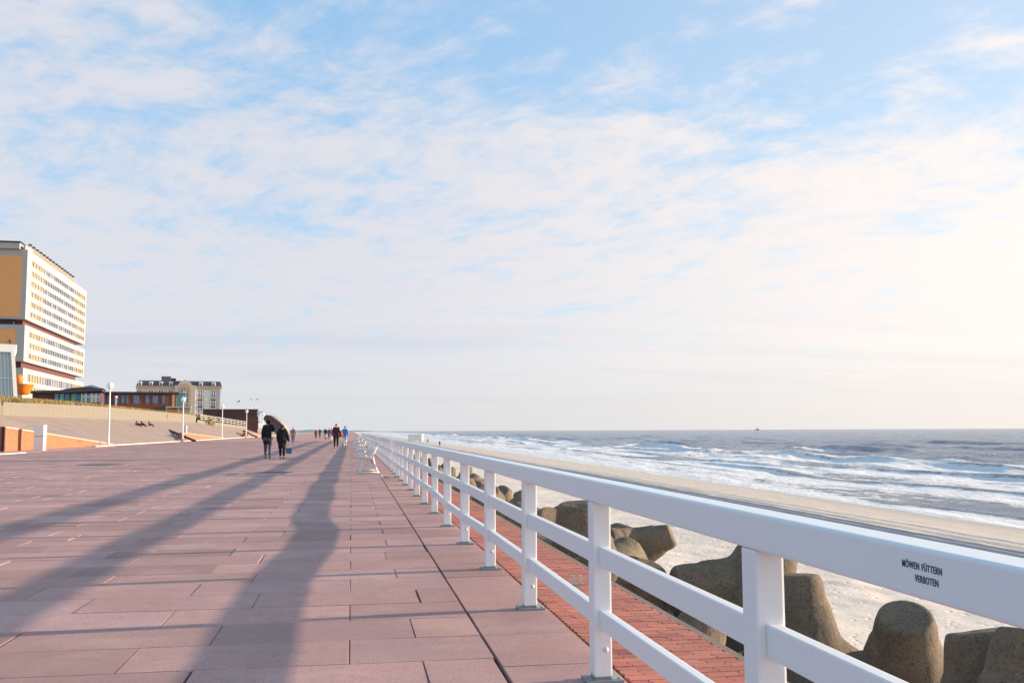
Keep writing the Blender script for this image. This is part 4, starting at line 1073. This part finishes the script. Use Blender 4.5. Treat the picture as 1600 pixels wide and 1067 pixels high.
def person(label, loc, rz, h, top, legs, hair, stride=.10, lift=.0, coat=.50, bulk=1.0, armL=None, armR=None, hood=False, fingers=False, group=None, shoe='shoe', hat=None):
    """walks towards local +y; armL / armR give the hand position in body heights"""
    k = h; B = bulk
    hl = armL or (-.125,.06,.46); hr = armR or (.125,-.04,.46)
    def elbow(s_, hd): 
        m_ = Vector((s_*.105,-.01,.80)).lerp(Vector(hd), .5); return (m_.x+s_*.008, m_.y-.03, m_.z)
    el, er = elbow(-1,hl), elbow(1,hr); ws = .075
    J = dict(pelvis=(0,0,.53,.060), waist=(0,.005,.60,.058), chest=(0,.0,.72,(.082,.060)), neck0=(0,-.005,.815,.036), neck=(0,.0,.85,.030), head=(0,.008,.905,(.043,.050)), crown=(0,.004,.955,(.042,.048)),
        nose=(0,.060,.905,.008), earl=(-.046,.0,.90,.010), earr=(.046,.0,.90,.010),
        shl=(-.095,0,.80,.036), ell=(*el,.024), wrl=tuple(Vector(el).lerp(Vector(hl),.9))+(.015,), hal=(*hl,.018),
        shr=(.095,0,.80,.036), elr=(*er,.024), wrr=tuple(Vector(er).lerp(Vector(hr),.9))+(.015,), har=(*hr,.018),
        hpl=(-.050,0,.50,.050), knl=(-.054,stride*.55+.012,.275,.034), anl=(-.052,stride,.045,.022), tol=(-.058,stride+.085,.016,.018),
        hpr=(.050,0,.50,.050), knr=(.054,-stride*.25+.02,.275,.034), anr=(.052,-stride*.8,.055+lift,.022), tor=(.058,-stride*.8+.08,.018+lift*.3,.018))
    E_ = [('pelvis','waist'),('waist','chest'),('chest','neck0'),('neck0','neck'),('neck','head'),('head','crown'),('head','nose'),('head','earl'),('head','earr'),
        ('chest','shl'),('shl','ell'),('ell','wrl'),('wrl','hal'),('chest','shr'),('shr','elr'),('elr','wrr'),('wrr','har'),
        ('pelvis','hpl'),('hpl','knl'),('knl','anl'),('anl','tol'),('pelvis','hpr'),('hpr','knr'),('knr','anr'),('anr','tor')]
    if fingers:
        for s_, nm in ((-1,'l'),(1,'r')):
            hd = Vector(hl if s_ < 0 else hr)
            for q in range(5):
                ln = (.034,.047,.052,.048,.038)[q]; off = (q-2)*.0095
                a = hd + Vector((0, off, -.018 if q else -.002)); 
                if q == 0: a = hd+Vector((0,.016,.0)); b = a+Vector((-s_*.004,.014,-.024))
                else: b = a+Vector((-s_*.008,.004,-ln))
                J['f%s%d'%(nm,q)] = (*a,.0058); J['g%s%d'%(nm,q)] = (*b,.0045)
                E_ += [('ha'+nm,'f%s%d'%(nm,q)),('f%s%d'%(nm,q),'g%s%d'%(nm,q))]
    sc = lambda D_: {n:(v[0]*k,v[1]*k,v[2]*k, tuple(x*k for x in v[3]) if isinstance(v[3],(tuple,list)) else v[3]*k) for n,v in D_.items()}
    o = link('person', skinned(sc(J), E_), M['skin'], None, label, 'person', group); o.location = loc; o.rotation_euler = (0,0,rz)
    T = lambda n, f: (*J[n][:3], J[n][3]*f*B if not isinstance(J[n][3],tuple) else tuple(x*f*B for x in J[n][3]))
    Jt = dict(pelvis=(0,0,coat+.03,(.082*B,.068*B)), waist=(0,.0,.61,(.078*B,.068*B)), chest=(0,0,.73,(.095*B,.076*B)), neck=(0,-.004,.825,.045), hem=(0,0,coat-.02,(.084*B,.070*B)),
        shl=T('shl',1.25), ell=T('ell',1.65), wrl=T('wrl',1.75), shr=T('shr',1.25), elr=T('elr',1.65), wrr=T('wrr',1.75))
    link('jacket', skinned(sc(Jt), [('pelvis','waist'),('waist','chest'),('chest','neck'),('pelvis','hem'),('chest','shl'),('shl','ell'),('ell','wrl'),('chest','shr'),('shr','elr'),('elr','wrr')]), M[top], o)
    Jl = dict(pelvis=(0,0,.53,(.070*B,.062*B)), hpl=(-.050*B,0,.48,.058*B), knl=(*J['knl'][:3],.043), anl=(J['anl'][0],J['anl'][1],.065,.034), hpr=(.050*B,0,.48,.058*B), knr=(*J['knr'][:3],.043), anr=(J['anr'][0],J['anr'][1],.075+lift,.034))
    link('trousers', skinned(sc(Jl), [('pelvis','hpl'),('hpl','knl'),('knl','anl'),('pelvis','hpr'),('hpr','knr'),('knr','anr')]), M[legs], o)
    for s_, a, t_ in ((-1,'anl','tol'),(1,'anr','tor')):
        A_, T_ = J[a], J[t_]
        Js = dict(a=(A_[0],A_[1]-.014,max(A_[2]-.018,.026),.026), b=(T_[0],T_[1]+.006,T_[2]+.006,.022))
        link('shoe', skinned(sc(Js), [('a','b')], 2), M[shoe], o)
    if hood: Jh = dict(a=(0,-.012,.84,.050), b=(0,-.010,.905,(.056,.058)), c=(0,-.004,.962,(.050,.052)))
    else: Jh = dict(a=(0,-.016,.885,.036), b=(0,-.014,.925,(.045,.046)), c=(0,-.002,.968,(.042,.046)))
    link('hood' if hood else 'hair', skinned(sc(Jh), [('a','b'),('b','c')]), M[hair], o)
    return o
# the couple with the umbrella
pc = at(418,716.5,Z=0); man = person('tall man in dark hooded jacket and grey trousers walking away under a grey umbrella', (pc.x,pc.y,0), R(2), 1.80, 'navy','greyt','black', stride=.05, coat=.43, bulk=1.22, armR=(.11,.12,.68), hood=True, fingers=True)
pw_ = at(440.5,716.8,Z=0); wom = person('woman in long black coat walking away beside the tall man, carrying a blue bag', (pw_.x,pw_.y,0), R(-3), 1.58, 'black','black','maroonc', stride=.07, coat=.36, bulk=1.28, armR=(.185,.04,.46), hood=True, fingers=True)
# umbrella, open and tipped to the right, its pole in the man's right hand
hand = Vector((pc.x,pc.y,0)) + Matrix.Rotation(R(2),3,'Z') @ Vector((.11*1.8,.12*1.8,.68*1.8))
um = root('umbrella', 'large open grey umbrella tilted to the right above the walking couple', 'umbrella', hand)
axis = Vector((.66,.40,.72)).normalized(); um.rotation_mode = 'QUATERNION'; um.rotation_quaternion = axis.to_track_quat('Z','Y')
bm = bmesh.new(); tube(bm, [(0,0,-.12),(0,0,.60)], .010, 6); link('shaft', bm_me(bm), M['dark'], um)
bm = bmesh.new(); tube(bm, curve_pts([(0,0,-.12),(0,0,-.20),(.03,0,-.235),(.06,0,-.20)]), .014, 6); link('handle', bm_me(bm), M['black'], um)
bm = bmesh.new(); nseg = 32; rings = []
for j in range(9):
    a = j/8*R(62); rad = .78*math.sin(a)/math.sin(R(62)); z = .60 - .36*(1-math.cos(a))/(1-math.cos(R(62)))
    rings.append([bm.verts.new((rad*math.cos(2*math.pi*i/nseg)*(1-.05*abs(math.sin(4*2*math.pi*i/nseg))*(j/8)), rad*math.sin(2*math.pi*i/nseg)*(1-.05*abs(math.sin(4*2*math.pi*i/nseg))*(j/8)), z+.03*(j/8)**2*abs(math.sin(4*2*math.pi*i/nseg)))) for i in range(nseg)])
for a, b in zip(rings, rings[1:]):
    for i in range(nseg): bm.faces.new((a[i],b[i],b[(i+1)%nseg],a[(i+1)%nseg]))
bmesh.ops.remove_doubles(bm, verts=bm.verts, dist=.0005); bmesh.ops.recalc_face_normals(bm, faces=bm.faces)
cn = link('canopy', bm_me(bm, True), M['umb'], um); sol = cn.modifiers.new('s','SOLIDIFY'); sol.thickness = .003
for i in range(8):
    a = 2*math.pi*i/8; bm = bmesh.new(); tube(bm, [(0,0,.56),(.40*math.cos(a),.40*math.sin(a),.49),(.76*math.cos(a),.76*math.sin(a),.235)], .004, 4); link('rib', bm_me(bm), M['dark'], um)
# blue bag in the woman's right hand
hb = Vector((pw_.x,pw_.y,0)) + Matrix.Rotation(R(-3),3,'Z') @ Vector((.185*1.58,.04*1.58,.46*1.58))
bgo = root('shopping_bag', "square blue bag hanging from the walking woman's right hand", 'bag', hb)
bm = bmesh.new(); prism(bm, [(-.11,-.50),(.12,-.50),(.13,-.25),(-.12,-.25)], -.06, .06); link('body', bm_me(bm), M['bag'], bgo)
for s_ in (-1,1):
    bm = bmesh.new(); tube(bm, curve_pts([(-.07,s_*.04,-.25),(-.04,s_*.02,-.10),(0,0,-.015),(.04,s_*.02,-.10),(.07,s_*.04,-.25)]), .006, 5); link('handle', bm_me(bm), M['bag'], bgo)
GP = None
def at_ground(x, y, z=0): q = at(x,y,Z=z); return (q.x,q.y,z)
person('woman with fair hair in dusty pink jacket and blue jeans walking away beyond the couple', at_ground(458,694.5), 0, 1.68, 'pink','jean','hairl', stride=.07, coat=.49)
person('man in dark maroon top and black trousers walking away, a rust bag at his right', at_ground(525,700.5), R(4), 1.80, 'maroonc','black','hairb', stride=.10, coat=.49, bulk=1.12, fingers=True)
q = at_ground(531,700.5)
sb_ = root('shoulder_bag', 'rust red bag hanging at the right hip of the man in maroon', 'bag', (q[0]+.06,q[1],.80)); 
bm = bmesh.new(); prism(bm, [(-.10,0),(.10,0),(.13,.38),(-.10,.45)], -.09, .09); bmesh.ops.bevel(bm, geom=list(bm.edges), offset=.03, segments=2, affect='EDGES'); link('body', bm_me(bm, True), M['rust'], sb_)
bm = bmesh.new(); tube(bm, curve_pts([(-.08,0,.42),(-.12,.02,.60),(-.10,.05,.45)]), .014, 5); link('strap', bm_me(bm), M['rust'], sb_)
person('person in blue jacket and white trousers, nearest walker to the benches', at_ground(539,698.5), R(-4), 1.66, 'blue','whitec','hairb', stride=.06, coat=.50, shoe='whitec')
person('person in bright red jacket far along the promenade', at_ground(493.5,685.5), 0, 1.58, 'red','navy','hairb', stride=.05)
person('person in grey jacket between the red jacket and the green coat', at_ground(499.8,685.5), R(170), 1.72, 'greyt','jean','hairb', stride=.06)
person('person in dark green coat far along the promenade, a small dog beside', at_ground(508.5,686), 0, 1.74, 'greenc','grey','hairb', stride=.05, bulk=1.25)
person('person in purple jacket just right of the green coat', at_ground(514.3,686), 0, 1.72, 'purple','purple','hairb', stride=.06)
person('person in pale top left of the man with the rust bag', at_ground(517.8,688), R(180), 1.70, 'pink','whitec','hairb', stride=.06)
# the little dog
dp = at_ground(509.5,687.6)
J = dict(hip=(0,-.16,.27,.075), mid=(0,.0,.27,.075), ch=(0,.14,.27,.092), nk=(0,.24,.35,.055), hd=(0,.30,.41,.058), mz=(0,.38,.39,.030), tail=(0,-.26,.36,.018), tl2=(0,-.31,.45,.012),
    fl=(-.05,.16,.14,.028), fl2=(-.05,.17,.012,.018), fr=(.05,.16,.14,.028), fr2=(.05,.20,.012,.018), bl=(-.05,-.13,.17,.045), bl2=(-.05,-.20,.10,.022), bl3=(-.05,-.17,.012,.018), br=(.05,-.13,.17,.045), br2=(.05,-.20,.10,.022), br3=(.05,-.17,.012,.018), e1=(-.035,.29,.47,.016), e2=(.035,.29,.47,.016))
d_ = link('dog', skinned(J, [('hip','mid'),('mid','ch'),('ch','nk'),('nk','hd'),('hd','mz'),('hip','tail'),('tail','tl2'),('ch','fl'),('fl','fl2'),('ch','fr'),('fr','fr2'),('hip','bl'),('bl','bl2'),('bl2','bl3'),('hip','br'),('br','br2'),('br2','br3'),('hd','e1'),('hd','e2')]), M['tan'], None, 'small tan dog at the feet of the person in dark green coat', 'dog'); d_.location = dp; d_.rotation_euler = (0,0,R(40))
# strollers on the beach
person('dark dressed stroller on the beach close to the water, the nearer of two', (*at(687,697,Z=-3.55).xy,-3.6), R(10), 1.78, 'navy','black','hairb')
person('dark dressed stroller on the beach, the farther of two and closer to the pale hut', (*at(668.5,691.5,Z=-3.5).xy,-3.6), R(-20), 1.76, 'black','greyt','hairb')
# people sitting on the slope
def sitter(label, px, py, top, rz):
    q = at(px,py,X=-27.2); J = dict(p=(0,0,.10,.12), c=(-.05,0,.38,(.15,.12)), n=(-.03,0,.55,.05), h=(0,0,.68,.10), sl=(0,-.17,.48,.06), hl=(.28,-.16,.30,.035), sr=(0,.17,.48,.06), hr=(.28,.16,.30,.035),
        kl=(.38,-.12,.32,.07), fl=(.62,-.12,.0,.045), tl=(.72,-.12,.0,.04), kr=(.38,.12,.32,.07), fr=(.62,.12,.0,.045), tr=(.72,.12,.0,.04))
    E_ = [('p','c'),('c','n'),('n','h'),('c','sl'),('sl','hl'),('c','sr'),('sr','hr'),('p','kl'),('kl','fl'),('fl','tl'),('p','kr'),('kr','fr'),('fr','tr')]
    o = link('person', skinned(J,E_), M['navy'], None, label, 'person'); zz = float(slope_z((q.x+21.56)/(-30+21.56), q.y))
    o.location = (q.x,q.y,zz+.02); o.rotation_euler = (0,0,rz)
    Jt = dict(c=(-.05,0,.18,(.17,.15)), d=(-.05,0,.44,(.18,.14)), sl=(0,-.18,.47,.075), sr=(0,.18,.47,.075)); link('jacket', skinned(Jt,[('c','d'),('d','sl'),('d','sr')]), M[top], o)
    link('hair', skinned(dict(a=(-.03,0,.66,.10),b=(-.02,0,.76,.09)),[('a','b')]), M['hairb'], o)
sitter('person in red sitting on the concrete slope, leftmost of three', 213.5, 660.5, 'red', R(-25))
sitter('person in dark green sitting on the concrete slope, middle of three', 221.5, 661.5, 'greenc', R(-25))
sitter('person in tan leaning back on the concrete slope, rightmost of three', 233, 664, 'pink', R(-10))
